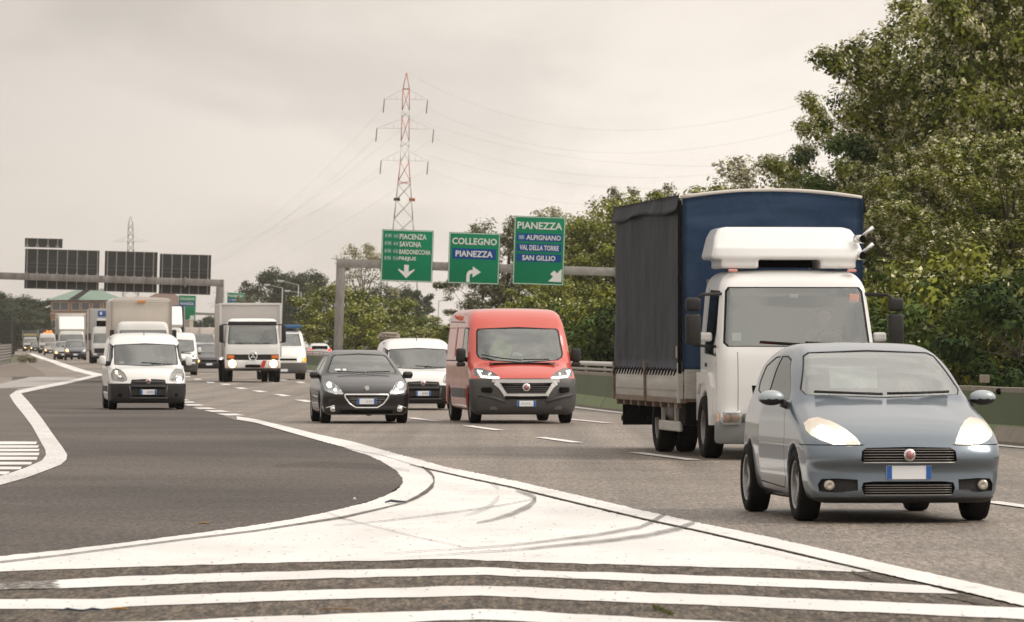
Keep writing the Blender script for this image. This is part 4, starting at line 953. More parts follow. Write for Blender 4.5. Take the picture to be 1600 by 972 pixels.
# ------------------------------------------------------------------ red van
def big_van():
    root = place('delivery_van', 822, 99.4, 7.0, 'red high delivery van with a dark grey bumper, ahead of the gantry signs', 'van')
    RED = paint('red_paint', (.58, .082, .058), 0, .34, .8, .06)
    sp = dict(L=5.41, H=2.27, res=.037, k=.12, c1=.03, c2=.075, pw=4.5, crown=.05,
        side=[(.26, .19), (.08, .20), (.0, .30), (-.02, .50), (.0, .75), (.05, .88), (.16, .98), (.40, 1.10), (.62, 1.17), (.78, 1.23), (1.05, 1.52), (1.30, 1.84), (1.55, 2.08), (1.85, 2.22), (2.2, 2.26), (4.8, 2.26), (5.3, 2.22), (5.38, 1.9), (5.41, 1.0), (5.38, .3), (4.5, .25), (2.5, .24)],
        hw=[(.1, .93), (.2, .98), (.4, 1.02), (.8, 1.025), (1.2, 1.02), (1.5, 1.0), (1.9, .95), (2.15, .90), (2.3, .80)],
        arches=[(.95, .34, .385), (4.40, .34, .385)])
    c = Car(root, sp, RED)
    c.glass([(-.70, 1.24), (-.80, 1.29), (-.83, 1.36), (-.79, 1.80), (-.75, 1.84), (0, 1.855), (.75, 1.84), (.79, 1.80), (.83, 1.36), (.80, 1.29), (.70, 1.24), (0, 1.20)], 'F', .03, name='windscreen', lim=(.4, 1.9))
    for ax in 'LR':
        c.glass([(1.20, 1.22), (1.35, 1.55), (1.52, 1.84), (1.9, 1.86), (2.1, 1.84), (2.1, 1.22)], ax, .03)
        c.seam([(1.12, 1.25), (1.25, .9), (1.40, .3)], ax, .016); c.seam([(2.2, 2.0), (2.2, .3)], ax, .016); c.seam([(3.5, 2.0), (3.5, .3)], ax, .016); c.seam([(2.2, 1.22), (5.2, 1.22)], ax, .02); c.seam([(2.2, 1.98), (5.2, 2.0)], ax, .016)
        c.panel([(1.36, .50), (3.95, .50), (3.95, .68), (1.36, .68)], mat('grey_plastic', (.09, .087, .085)), ax, -.012, 'rub_strip')
        c.panel([(2.25, 1.30), (3.42, 1.30), (3.42, 1.88), (2.25, 1.88)], RED, ax, .012, 'pressed_panel'); c.panel([(3.58, 1.30), (5.1, 1.30), (5.1, 1.88), (3.58, 1.88)], RED, ax, .012, 'pressed_panel')
    DG = mat('dark_grey_bumper', (.060, .057, .056), .5, noise=(4, .5, (.09, .085, .08)))
    Lp = [(-.96, .93), (-.965, 1.03), (-.93, 1.085), (-.80, 1.075), (-.62, 1.0), (-.50, .91), (-.47, .875), (-.60, .868), (-.86, .885)]
    lam = mat('led_strip', (1, 1, 1), .3, emis=((1, 1, .97), 2.2))
    for s in (-1, 1):
        h = c.lamp(Lp if s < 0 else mirror(Lp), [(s*.68, .96, .045), (s*.84, 1.0, .05)], CHROME, depth=.05, lim=(-1, 1.0), inner=mat('lamp_grey', (.5, .49, .47), .25, .6))
        b = MB(); b.tube([(s*.90, c.ysurf(s*.90, 1.0)+.02, 1.03), (s*.84, c.ysurf(s*.86, .92)+.015, .915), (s*.52, c.ysurf(s*.52, .89)+.01, .887)], .02, 6); b.build('led_strip', lam, h)
    c.panel([(-1.1, .10), (-1.1, .868), (1.1, .868), (1.1, .10)], DG, 'F', -.02, 'bumper', (-1, .62), nlim=-.3)
    SIL = mat('silver_grille_band', (.72, .71, .69), .35, .2)
    b = MB()   # wing shaped band with the grille opening
    def band(pts, w_, dpt):
        for (x0, z0), (x1, z1) in zip(pts, pts[1:]):
            n = 6
            for i in range(n):
                xa, za = x0+(x1-x0)*i/n, z0+(z1-z0)*i/n; xb, zb = x0+(x1-x0)*(i+1)/n, z0+(z1-z0)*(i+1)/n
                ya, yb = c.ysurf(xa, za)-dpt, c.ysurf(xb, zb)-dpt
                d = Vector((xb-xa, 0, zb-za)).normalized(); nz_ = Vector((-d.z, 0, d.x))*w_/2
                vs_ = [b.bm.verts.new(p) for p in (Vector((xa, ya, za))+nz_, Vector((xb, yb, zb))+nz_, Vector((xb, yb, zb))-nz_, Vector((xa, ya, za))-nz_)]
                v2 = [b.bm.verts.new(v.co+Vector((0, .03, 0))) for v in vs_]
                b.bm.faces.new(vs_)
                for k in range(4): b.bm.faces.new((vs_[k], vs_[(k+1) % 4], v2[(k+1) % 4], v2[k]))
    band([(-.66, .838), (-.35, .825), (.35, .825), (.66, .838)], .07, .035); band([(-.60, .80), (-.50, .72), (-.40, .575)], .085, .037); band([(.60, .80), (.50, .72), (.40, .575)], .085, .037); band([(-.44, .560), (.44, .560)], .05, .036)
    b.build('grille_band', SIL, root)
    b = MB(); b.prism([(-.50, .79), (.50, .79), (.38, .585), (-.38, .585)], c.ysurf(0, .68)-.03, c.ysurf(0, .68)+.03); b.build('grille', DARK, root)
    for z, w_ in ((.755, .46), (.715, .44), (.675, .42), (.635, .40), (.60, .385)):
        b = MB(); b.tube([(x, c.ysurf(x*.5, z)-.035, z) for x in np.linspace(-w_, w_, 9)], .009, 5); b.build('grille_bar', mat('grey_plastic', (.09, .087, .085)), root)
    badge(root, (0, c.ysurf(0, .70)-.045, .705), .078, mat('bright_chrome', (.9, .9, .88)), mat('red_enamel', (.42, .20, .19), .35, .5))
    b = MB(); b.box((0, c.ysurf(0, .51)-.022, .51), (.82, .03, .06), .012); b.build('lower_intake', DARK, root)
    for s in (-1, 1):
        b = MB(); y_ = c.ysurf(s*.76, .66); b.box((s*.76, y_-.0, .655), (.24, .08, .11), .03, Matrix.Rotation(s*math.radians(38), 3, 'Z')); b.build('fog_recess', DARK, root, angle=40)
        b = MB(); b.tube([(s*.40, c.ysurf(s*.4, .5)-.02, .42), (s*.62, c.ysurf(s*.62, .5)-.026, .50), (s*.92, c.ysurf(s*.92, .56)-.02, .56)], .03, 6); b.build('bumper_rib', DG, root)
        b = MB(); b.box((s*.63, c.ysurf(s*.63, .30)-.012, .30), (.16, .02, .07), .01); b.build('fog_lamp', mat('grey_plastic', (.09, .087, .085)), root)
    o = plate(root, c.ysurf(0, .39)-.045, .392, None, .37, .11); letters('///!', .05, (-.02, -.008, 0), mat('plate_shade', (.35, .3, .3)), o, width=.18)
    for s in (-1, 1):
        b = MB(); b.box((s*1.14, 1.20, 1.33), (.19, .14, .27), .05); o = b.build('wing_mirror', BLACKP, root, angle=50)
        b = MB(); b.box((s*1.14, 1.19, 1.15), (.17, .13, .09), .03); b.tube([(s*1.0, 1.25, 1.22), (s*1.1, 1.22, 1.30)], .04, 7); b.build('mirror_arm', BLACKP, o)
    b = MB(); b.box((s*0, c.ysurf(0, 1.19)+.05, 1.175), (1.3, .12, .02), .01); b.build('cowl', SEAL, root)
    wipers(c, [[(-.76, 1.34), (-.4, 1.27), (.0, 1.235)], [(.02, 1.245), (.55, 1.25)]])
    interior(root, [(-.45, 2.0, .62), (.45, 2.0, .62), (0, 2.02, .62)], (1.35, 1.12, 1.7), (.45, 1.62, 1.2), (2.2, .5, 1.8), 1.8)
    b = MB(); b.box((0, 2.55, 1.35), (1.8, .04, 1.6)); b.build('bulkhead', mat('pale_board', (.30, .31, .29), .8), root)
    papers(root, [(-.52, 1.12, 1.31, .15, .06, -.8), (-.02, 1.22, 1.33, .2, .06, -.6), (-.05, 1.2, 1.36, .12, .05, -.4)])
    b = MB(); b.box((-.28, 1.75, 1.42), (.42, .16, .36), .08, Matrix.Rotation(.4, 3, 'Y')); tag(b.build('safety_vest', mat('hi_vis_vest', (.55, .75, .10), .7, noise=(20, .5, (.7, .72, .6))), None), 'bright yellow-green safety vest lying behind the windscreen of the red van', 'vest').parent = None
    v = bpy.data.objects['safety_vest']; v.location = root.location; v.rotation_euler = root.rotation_euler
    for i, dx in enumerate((0, .28, .72)):
        bb = MB(); xx = -1.0
        yc = 3.0+dx; P = [(yc, 1.98-.0), (yc+.08, 2.04), (yc+.03, 2.04), (yc-.06, 1.94)] if i < 2 else [(yc-.2, 2.02), (yc+.2, 2.06), (yc+.2, 2.0), (yc-.2, 1.96)]
        bb.prism([(a, z+.08) for a, z in P], -.955, -.925, 'x'); bb.build('side_emblem', mat('orange_print', (.50, .09, .03), .5), root)
    wheels(root, [(-.89, .95), (.89, .95), (-.89, 4.40), (.89, 4.40)], .34, .22, 'steel')
    b = MB(); b.box((0, 2.7, .28), (1.7, 4.4, .06)); b.box((.1, .9, .22), (.6, .5, .1), .03); b.build('underbody', DARK, root)
    c.finish(); return root
BV = big_van()
# ------------------------------------------------------------------ far cars
def recolour(root, m, what=('body', 'wing_mirror', 'fog_recess')):
    for o in root.children_recursive:
        if o.type == 'MESH' and o.name.split('.')[0] in what and len(o.material_slots):
            o.material_slots[0].link = 'OBJECT'; o.material_slots[0].material = m
def far_car(src, px, dist, yaw, m, label, cat='car', sc=(1, 1, 1), group='traffic queueing on the motorway'):
    r = copy_tree(src); r.location = ((px-800)*dist/FPX, dist, gz(dist)); r.rotation_euler = (0, 0, math.radians(yaw)); r.scale = sc
    r['label'] = label; r['category'] = cat
    if group: r['group'] = group
    elif 'group' in r: del r['group']
    if m: recolour(r, m)
    return r
def small_car():
    """upright small car used for the distant traffic"""
    root = place('small_car', 327, 272, 6.0, 'dark upright car with one lit lamp, left of the star badged white box truck', 'car', 'traffic queueing on the motorway')
    PM = paint('dark_plum_paint', (.045, .038, .042), .3, .35, .9, .1)
    sp = dict(L=3.65, H=1.56, res=.05, k=.12, c1=.03, c2=.09, pw=4, crown=.05,
        side=[(.2, .2), (.03, .24), (.0, .45), (.02, .62), (.10, .76), (.3, .86), (.8, .97), (1.0, 1.03), (1.5, 1.42), (1.8, 1.53), (2.4, 1.56), (3.3, 1.52), (3.5, 1.3), (3.62, .9), (3.65, .5), (3.6, .25), (2, .2)],
        hw=[(.1, .76), (.3, .82), (.8, .825), (1.0, .80), (1.3, .72), (1.5, .65), (1.6, .56)], arches=[(.72, .29, .34), (3.02, .29, .34)])
    c = Car(root, sp, PM)
    c.glass([(-.64, 1.06), (-.55, 1.44), (0, 1.46), (.55, 1.44), (.64, 1.06)], 'F', .02, name='windscreen', lim=(.5, 2))
    for ax in 'LR': c.glass([(1.25, 1.05), (1.7, 1.42), (3.1, 1.42), (3.3, 1.08)], ax, .02)
    for s in (-1, 1):
        p = [(-.78, .70), (-.76, .86), (-.60, .84), (-.50, .70), (-.58, .66)]
        c.lamp(p if s < 0 else mirror(p), [(s*.64, .76, .06)], None, depth=.04, lim=(-1, .9))
        b = MB(); b.box((s*.92, 1.25, 1.05), (.18, .1, .15), .04); b.build('wing_mirror', BLACKP, root)
    c.panel([(-.78, .2), (-.8, .50), (.8, .50), (.78, .2)], BLACKP, 'F', -.01, 'bumper', (-1, .5)); c.sunk([(-.42, .55), (-.40, .66), (.40, .66), (.42, .55)], DARK, .03, 'grille')
    c.panel([(-.6, .3), (-.6, .34), (.6, .34), (.6, .3)], mat('grey_strip', (.25, .25, .25)), 'F', -.01, 'bumper_strip', (-1, .5))
    plate(root, c.ysurf(0, .42)-.03, .43, None, .4, .11)
    interior(root, [(-.36, 1.9, .3), (.36, 1.9, .3)], (1.35, .9, 1.2), (.36, 1.55, .95), (2.2, .25, 1.5), 1.2)
    papers(root, [(-.3, 1.25, 1.13, .14, .06, -.8)])
    wheels(root, [(-.72, .72), (.72, .72), (-.72, 3.02), (.72, 3.02)], .29, .18, 'steel'); c.finish(); return root
SMC = small_car()
def add_lit(root, spots, m, r=.06):
    for (x, y, z) in spots:
        b = MB(); b.lathe([(-r, .001), (-r*.5, r*.85), (0, r), (r*.4, .001)], 12, 'y', (x, y, z)); b.build('lit_lamp', m, root)
far_car(SMC, 307, 335, 6, paint('white_far', (.7, .69, .67), 0, .4, .5), 'white car with a grey windscreen, behind the dark upright small car', sc=(1.05, 1.05, .98))
d1 = far_car(SMC, 118, 418, 5.5, paint('slate_blue_paint', (.09, .09, .115), .3, .35, .9), 'slate grey people carrier with one orange lit lamp, before the white far truck', sc=(1.10, 1.1, 1.08))
add_lit(d1, [(-.62, -.02, .74)], mat('orange_lit', (1, .6, .2), .3, emis=((1, .5, .14), 5)), .10); add_lit(SMC, [(-.60, -.02, .60)], mat('orange_lit', (1, .6, .2)), .07)
far_car(SMC, 99, 432, 5.5, paint('silver_far', (.38, .38, .37), .5, .35, .6), 'silver car peeping out left of the slate grey people carrier', sc=(1.0, 1.0, 1.0))
far_car(SMC, 79, 575, 5.5, paint('champagne_far', (.36, .31, .27), .4, .4, .6), 'small champagne coloured car behind the orange beacon truck', sc=(.92, 1, .95))
d2 = far_car(SMC, 55, 790, 5.5, paint('dark_far', (.03, .032, .04), .3, .4, .8), 'far dark car with lit lamps, left of the orange beacon truck', sc=(1, 1, 1)); add_lit(d2, [(-.6, -.02, .6), (.6, -.02, .6)], mat('orange_lit', (1, .6, .2)), .08)
far_car(HB, 494, 362, 186, paint('white_far', (.7, .69, .67)), 'white car seen from behind over the green barrier, red tail lamp lit', sc=(1, 1, 1), group='cars on the opposite carriageway')
ow = [o for o in COL.objects if o.get('label', '').startswith('white car seen from behind')][0]
for s in (-1, 1):
    b = MB(); b.box((s*.68, 3.93, .95), (.22, .12, .22), .04); b.build('tail_lamp', mat('red_tail_lamp', (.6, .02, .02), .3, emis=((1, .05, .03), 1.5)), ow)
b = MB(); b.box((0, 3.86, 1.12), (1.1, .05, .3), .02, Matrix.Rotation(-.5, 3, 'X')); b.build('rear_window', SEAL, ow)
rl = far_car(SMC, 612, 262, 186, paint('dark_far', (.03, .032, .04)), 'dark car carrying a pale roof load, beyond the half hidden white small van', sc=(1.08, 1.2, 1.08), group='cars on the opposite carriageway')
b = MB()
for k, (dy, dz, ww) in enumerate(((.0, 0, 1.25), (.05, .09, 1.2), (.0, .18, 1.22), (.1, .27, 1.0))): b.tube([(-ww/2, -2.2+dy, dz), (0, -2.3+dy, dz+.02), (ww/2-.1, -2.2+dy, dz+.03)], .06, 7)
for k in range(5): b.tube([(-.5+.22*k, -3.4, .02), (-.45+.22*k, -1.2, .08+.03*k)], .05, 6)
lo = b.build('roof_load', mat('bundled_canvas', (.50, .44, .37), .9, noise=(6, .6, (.3, .26, .22))), None); lo.location = (rl.location.x, rl.location.y, rl.location.z+1.78); lo.rotation_euler = rl.rotation_euler
tag(lo, 'pale tan bundle strapped on the roof of the dark car', 'luggage')
far_car(BV, 281, 250, 6, WHITE, 'white van half hidden behind the small van on the exit lane', 'van', (.88, .9, .93)).children
for o in list(COL.objects):
    pass
# ------------------------------------------------------------------ white van with a blue top
def daily():
    root = place('tall_van', 444, 222, 5.8, 'white van with a blue roof top, right of the star badged white box truck', 'van')
    sp = dict(L=5.2, H=2.2, res=.06, k=.12, c1=.03, c2=.06, pw=4, crown=.04,
        side=[(.2, .3), (.03, .34), (-.02, .6), (.0, .95), (.1, 1.1), (.5, 1.35), (.9, 1.5), (1.35, 1.98), (1.7, 2.15), (2.2, 2.2), (5.1, 2.2), (5.2, 1.5), (5.2, .4), (2.5, .32)],
        hw=[(.1, .94), (.4, .99), (1.2, .99), (1.6, .95), (2.0, .88), (2.3, .78)], arches=[(.95, .34, .40), (4.2, .34, .40)])
    c = Car(root, sp, WHITE)
    c.glass([(-.78, 1.48), (-.70, 1.98), (.70, 1.98), (.78, 1.48)], 'F', .03, name='windscreen', lim=(.3, 2))
    c.panel([(-1.1, .1), (-1.1, .74), (1.1, .74), (1.1, .1)], mat('worn_grey_bumper', (.13, .125, .12), .6), 'F', -.03, 'bumper', (-1, .5), nlim=-.3)
    c.panel([(-.55, .84), (-.55, .93), (.55, .93), (.55, .84)], DARK, 'F', .03, 'grille', (-1, .5)); c.panel([(-.5, .34), (-.5, .52), (.5, .52), (.5, .34)], DARK, 'F', .03, 'lower_intake', (-1, .5))
    for s in (-1, 1):
        p = [(-.84, .80), (-.84, .97), (-.60, .96), (-.58, .80)]; c.lamp(p if s < 0 else mirror(p), [(s*.70, .88, .06)], LITW, depth=.04, lim=(-1, .8))
        b = MB(); b.box((s*.90, c.ysurf(s*.9, .88), .885), (.12, .12, .17), .02); b.build('indicator', mat('amber_glow', (.9, .3, .05), .3, emis=((1, .35, .05), 1.2)), root)
        b = MB(); b.box((s*1.12, 1.25, 1.75), (.12, .1, .28), .03); b.build('wing_mirror', BLACKP, root)
    b = MB(); b.box((0, 3.3, 2.32), (1.7, 3.6, .16), .05); b.build('roof_box', mat('blue_tarp', (.05, .14, .30), .6), root)
    plate(root, -.08, .42, None, .4, .11); interior(root, [(-.45, 2.1, .8), (.45, 2.1, .8)], (1.5, 1.35, 1.6), (.45, 1.8, 1.45), (2.3, .6, 1.6), 1.7)
    wheels(root, [(-.85, .95), (.85, .95), (-.85, 4.2), (.85, 4.2)], .34, .22, 'steel'); c.finish()
daily()
# ------------------------------------------------------------------ trucks
def cab(root, pm, Wc, H, z0, ws, rake=.28, res=.06, depth=1.75, nose=.06, sealw=.03, axle=1.25, wr=.44, side=True, mirrors=True, bump_h=.85, bump_m=None, win_z=None):
    """forward-control cab: ws = (z bottom, z top, half width) of the windscreen"""
    sp = dict(L=depth, H=H, res=res, k=.13, c1=.02, c2=.045, pw=4, crown=.03,
        side=[(.12, z0), (.0, z0+.05), (-.02, z0+.5), (.0, ws[0]-.15), (.04, ws[0]), (rake, ws[1]+.03), (rake+.12, H-.08), (rake+.30, H), (depth-.1, H), (depth, H-.1), (depth, z0+.3), (depth-.1, z0+.1)],
        hw=[(z0-.1, Wc/2-.05), (z0+.1, Wc/2), (ws[0], Wc/2), (ws[1], Wc/2-.07), (H-.1, Wc/2-.13), (H+.1, Wc/2-.25)],
        arches=[(axle, wr, wr+.09)], arch_depth=.4, taper=[(0, 1), (depth, 1)])
    c = Car(root, sp, pm); h = ws[2]
    c.glass([(-h+.05, ws[0]), (-h, ws[0]+.05), (-h+.06, ws[1]-.05), (-h+.10, ws[1]), (h-.10, ws[1]), (h-.06, ws[1]-.05), (h, ws[0]+.05), (h-.05, ws[0])], 'F', sealw, name='windscreen', lim=(-1, 1))
    if side:
        for ax in 'LR':
            c.glass([(.30, ws[0]-.12), (.42, ws[1]-.06), (1.15, ws[1]-.04), (1.2, ws[0]-.08)], ax, .03)
            c.seam([(.28, ws[0]-.2), (.28, z0+.35)], ax, .018); c.seam([(1.28, ws[1]), (1.28, z0+.9)], ax, .018)
    return c
def truck_wheels(root, Wc, axle, rear, wr, w_=.26):
    wheels(root, [(-Wc/2+.14, axle), (Wc/2-.14, axle)], wr, w_, 'truck')
    wheels(root, [(-Wc/2+.14, rear), (Wc/2-.14, rear), (-Wc/2+.44, rear), (Wc/2-.44, rear)], wr, w_, 'truck')
def truck_mirror(root, s, x, y, z, w=.2, h=.42):
    b = MB(); b.box((s*x, y, z), (w, .12, h), .04); b.box((s*x, y, z+h/2+.12), (w, .12, .18), .04); o = b.build('wing_mirror', BLACKP, root, angle=50)
    b = MB(); b.tube([(s*(x-.40), y+.12, z+h/2+.26), (s*(x-.12), y+.0, z+h/2+.25), (s*x, y, z+h/2+.16)], .022, 6); b.tube([(s*(x-.34), y+.12, z-h/2-.02), (s*x, y, z-h/2)], .018, 6); b.build('mirror_arm', BLACKP, o)
# ---- the big truck with the blue canopy
def canopy_truck():
    root = place('canopy_truck', 1247, 67.5, 6.9, 'white cab truck with a blue tarpaulin canopy and a roof wind deflector', 'truck')
    TW = paint('truck_white', (.84, .835, .815), 0, .38, .7, .08)
    Wc = 2.10
    c = cab(root, TW, Wc, 2.52, .50, (1.50, 2.27, .955), rake=.30, res=.035, axle=1.25, wr=.40)
    # lower dark intake, lamps and bumper
    c.panel([(-.60, .80), (-.62, .98), (.62, .98), (.60, .80)], DARK, 'F', .02, 'grille', (-1, .5))
    c.seam([(-.80, .62), (-.80, 1.42)], 'F', .008, (-1, .5)); c.seam([(.80, .62), (.80, 1.42)], 'F', .008, (-1, .5))
    c.finish('cab')
    BG = mat('bumper_grey', (.16, .17, .17), .55, noise=(5, .5, (.22, .21, .2)))
    b = MB(); b.box((0, .10, .36), (Wc+.06, .34, .30), .05); b.box((0, .0, .56), (1.5, .2, .10), .03); b.build('bumper', BG, root, angle=45)
    b = MB(); b.box((0, .10, .54), (1.7, .2, .10), .02); b.build('bumper_step', TW, root)
    for s in (-1, 1):
        b = MB(); b.box((s*.90, .02, .555), (.26, .22, .19), .03); h = b.build('headlight', REFL, root, angle=45)
        b = MB(); b.box((s*.90, -.10, .555), (.25, .02, .18), .01); b.build('lens', LENS, h)
        for dx in (-.06, .05):
            b = MB(); b.lathe([(-.02, .001), (-.012, .04), (.01, .05)], 12, 'y', (s*.9+dx, -.085, .555)); b.build('bulb', mat('peach_lamp', (.85, .55, .4), .3), h)
        b = MB(); b.box((s*1.02, .20, .555), (.05, .16, .17), .01); b.build('indicator', mat('peach_lamp', (.85, .55, .4)), root)
        b = MB(); b.prism([(.50, .95), (.75, 1.15), (1.75, 1.15), (1.75, .5), (1.70, .85), (1.5, 1.0), (1.0, 1.0), (.80, .80), (.72, .45), (.50, .45)], s*(Wc/2-.35), s*(Wc/2+.03), 'x'); b.build('wheel_arch', TW, root)
        truck_mirror(root, s, 1.36, .25, 1.72)
        b = MB(); b.box((s*1.17, .42, 1.62), (.18, .08, .12), .03); b.build('kerb_mirror', TW, root)
        b = MB(); b.box((s*(Wc/2+.004), 1.10, 1.25), (.02, .12, .05), .005); b.build('door_handle', BLACKP, root)
        b = MB(); b.box((s*.80, .43, 2.50), (.12, .06, .035), .012); b.build('marker_lamp', mat('pink_lamp', (.8, .35, .3), .3), root)
    # deflector
    def f(x, y, z):
        a = np.abs(x+.035); prof = np.interp(z, [2.5, 2.64, 2.80, 3.05, 3.12], [.40, .40, .46, .74, .90])+.10*np.clip(a/1.0, 0, 1.2)**3
        wing = smax(smax(prof-y, y-1.5, .04), smax((a-np.interp(z, [2.5, 2.64, 2.95, 3.06, 3.12], [1.05, 1.04, .96, .90, .78]))*.95, smax(z-3.09, 2.645-z+.03*np.clip(a-.8, 0, 1), .03), .07), .06)
        leg = np.maximum(np.maximum(np.abs(a-.66)-.24, np.abs(z-2.62)-.09), np.maximum(prof+.03-y, y-1.4))
        return smin(wing, leg, .03)
    P, Q = surf_net(f, (-1.25, .25, 2.45), (1.2, 1.6, 3.2), .026)
    d = link('wind_deflector', np_mesh('wind_deflector', P, Q, [TW]), root)
    b = MB()
    for s in (-1, 1): b.box((s*.72, 1.0, 2.56), (.36, .5, .06), .02)
    b.box((.0, 1.15, 2.60), (1.1, .10, .10)); b.build('deflector_mount', DARK, root)
    for z_ in (2.98, 2.76):
        b = MB(); b.tube([(.92, .52, z_-.05), (1.10, .47, z_+.10)], [.020, .03], 8); b.tube([(.88, .60, z_-.05), (.96, .50, z_-.06)], [.05, .062], 10); b.build('air_horn', CHROME, root)
        b = MB(); b.lathe([(0, .001), (.005, .05)], 12, 'y', (.955, .46, z_-.06)); b.build('horn_mouth', DARK, root)
    wipers(c, [[(-.5, 1.56), (.0, 1.53), (.3, 1.53)], [(.1, 1.55), (.75, 1.53)]])
    interior(root, [(-.55, 1.15, .95), (.55, 1.15, .95)], (.42, 1.40, 1.85), (.55, .62, 1.55), (1.0, .8, 1.2), 1.9)
    b = MB(); b.box((0, 1.66, 1.8), (1.9, .04, 1.2)); b.build('cab_rear_wall', mat('beige_trim', (.25, .23, .20), .9), root)
    b = MB(); b.box((-.30, .62, 1.52), (.2, .16, .10), .03); b.build('red_bag', mat('red_cloth', (.45, .04, .04), .8), root)
    papers(root, [(-.80, .13, 1.62, .12, .11, -.25), (0.0, .30, 2.16, .11, .05, -.25)])
    b = MB(); b.box((.80, .27, 2.13), (.13, .01, .12), .004); o = b.build('round_sticker', mat('pale_red_sticker', (.75, .45, .40), .5), root)
    # cargo bed and canopy
    X0, Y0, Lb, Wb = 1.235, 2.02, 6.35, 2.47
    ALU = mat('drop_side', (.50, .48, .44), .5, .15, noise=(2.5, .7, (.32, .28, .23), (1, .3, 3))); RUST = mat('rusty_frame', (.26, .20, .15), .8, noise=(7, .8, (.13, .075, .045)))
    BLUE = mat('blue_tarpaulin', (.040, .098, .215), .5, noise=(1.3, .6, (.075, .125, .21), (1, 1, .4)), bump=(2.2, .5, .06))
    SLATE = mat('slate_tarpaulin', (.085, .096, .122), .55, noise=(1.2, .8, (.045, .049, .060), (1, 1.4, .3)), bump=(1.6, .6, .08))  # darker and greyer than the front; used for left side, valances and rear
    ROOFC = mat('pale_canopy_roof', (.62, .58, .52), .7)
    def wave(y, z): return .020*math.sin(y*1.9+z*.8)*math.sin(y*.7+1.3)+.010*math.sin(y*5.3-z*1.9)*math.sin(y*1.3+z)+.006*math.sin(z*5+y*2)
    def sheet(name, m, fn, nu, nv, th=(0, 0, 0)):
        bm = bmesh.new(); g = [[bm.verts.new(fn(i/nu, j/nv)) for j in range(nv+1)] for i in range(nu+1)]
        for i in range(nu):
            for j in range(nv): bm.faces.new((g[i][j], g[i+1][j], g[i+1][j+1], g[i][j+1])).smooth = True
        bmesh.ops.solidify(bm, geom=bm.faces[:], thickness=.006); return bm_obj(name, bm, m, root, True)
    zt, zb = 3.50, 1.17
    def roofz(x): return zt+.10*(1-(abs(x)/X0)**2)
    sheet('canopy_front', BLUE, lambda u, v: (-X0+2*X0*u, Y0-.012*math.sin(u*9+v*4)-.008*math.sin(v*17+u*3)-(.035 if v > .90 else .0)-.022*max(0, math.sin(v*31+math.sin(u*7)*1.5))*(v > .78), zb-.02+(roofz(-X0+2*X0*u)-zb+.02)*v), 30, 30)
    for s in (-1, 1):
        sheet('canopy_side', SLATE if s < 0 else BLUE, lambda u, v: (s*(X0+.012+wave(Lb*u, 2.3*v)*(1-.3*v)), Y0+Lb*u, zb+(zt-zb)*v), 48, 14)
        sheet('canopy_valance', SLATE, lambda u, v: (s*(X0+.035+.05*v*v+.02*math.sin(u*22)*v), Y0+.02+Lb*u, zt+.05-(.22+.03*math.sin(u*9))*v), 40, 4)
    sheet('canopy_roof', ROOFC, lambda u, v: (-X0+2*X0*v, Y0+Lb*u, roofz(-X0+2*X0*v)+.012-.015*abs(math.sin(u*14))), 28, 12)
    sheet('canopy_rear', SLATE, lambda u, v: (-X0+2*X0*u, Y0+Lb, zb+(roofz(-X0+2*X0*u)-zb)*v), 8, 8)
    b = MB(); b.tube([(-X0+2*X0*i/20, Y0-.03, roofz(-X0+2*X0*i/20)+.018) for i in range(21)], .026, 6); b.build('roof_hem', ROOFC, root)
    b = MB(); b.box((-X0-.03, Y0+.01, 2.3), (.05, .05, 2.35), .01); b.build('corner_strap', DARK, root)
    b = MB(); b.box((-X0-.05, Y0+.16, 1.42), (.01, .10, .16), .003); b.build('side_label', mat('worn_label', (.45, .33, .25), .7), root)
    for s in (-1, 1):
        for k in range(2):
            L2 = (Lb-.16)/2
            b = MB(); b.box((s*(X0+.0), Y0+.08+L2*(k+.5), .97), (.05, L2-.06, .36), .012); b.box((s*(X0+.02), Y0+.08+L2*(k+.5), .97), (.04, L2-.3, .16), .01); b.build('drop_side', ALU, root, angle=40)
        for k in range(3):
            b = MB(); b.box((s*(X0+.02), Y0+.04+(Lb-.08)*k/2, 1.0), (.08, .08, .55), .01); b.build('side_post', RUST if k else ALU, root)
        for k in range(22):
            yk = Y0+.25+k*(Lb-.5)/21
            b = MB(); b.tube([(s*(X0+.03), yk, 1.20), (s*(X0+.055), yk+.06, 1.12), (s*(X0+.055), yk+.13, 1.10), (s*(X0+.03), yk+.17, 1.18)], .009, 5); b.build('tie_rope', DARK, root)
        for k in range(9):
            b = MB(); b.box((s*(X0-.04), Y0+.4+k*.72, .70), (.12, .10, .10), .01); b.build('cross_member_end', RUST, root)
        b = MB(); b.box((s*(X0-.02), Y0+Lb/2, .755), (.10, Lb, .07), .01); b.build('side_rail', RUST, root)
        b = MB(); b.box((s*(X0-.05), Y0+1.35, .40), (.05, 1.9, .14), .02); b.box((s*(X0-.05), Y0+.8, .58), (.05, .06, .35)); b.box((s*(X0-.05), Y0+2.0, .58), (.05, .06, .35)); b.build('side_guard', ALU, root)
        b = MB(); b.prism([(4.62, .95), (6.15, .95), (6.15, .5), (6.05, .85), (4.75, .85), (4.62, .5)], s*(X0-.55), s*(X0-.02), 'x'); b.build('mudguard', DARK, root)
        b = MB(); b.box((s*(X0-.3), Y0+.25, .62), (.5, .4, .4), .04); b.build('battery_box', DARK, root)
    b = MB(); b.tube([(-(X0-.28), Y0+1.0, .62), (-(X0-.28), Y0+1.9, .62)], .22, 16); b.build('air_tank', mat('grimy_tank', (.10, .09, .08), .6), root)
    b = MB(); b.box((0, Y0+Lb/2, .79), (2*X0-.04, Lb-.04, .10)); b.build('bed_floor', RUST, root)
    b = MB(); b.box((0, Y0+.0, .98), (2*X0-.06, .05, .40), .01); b.build('headboard', ALU, root)
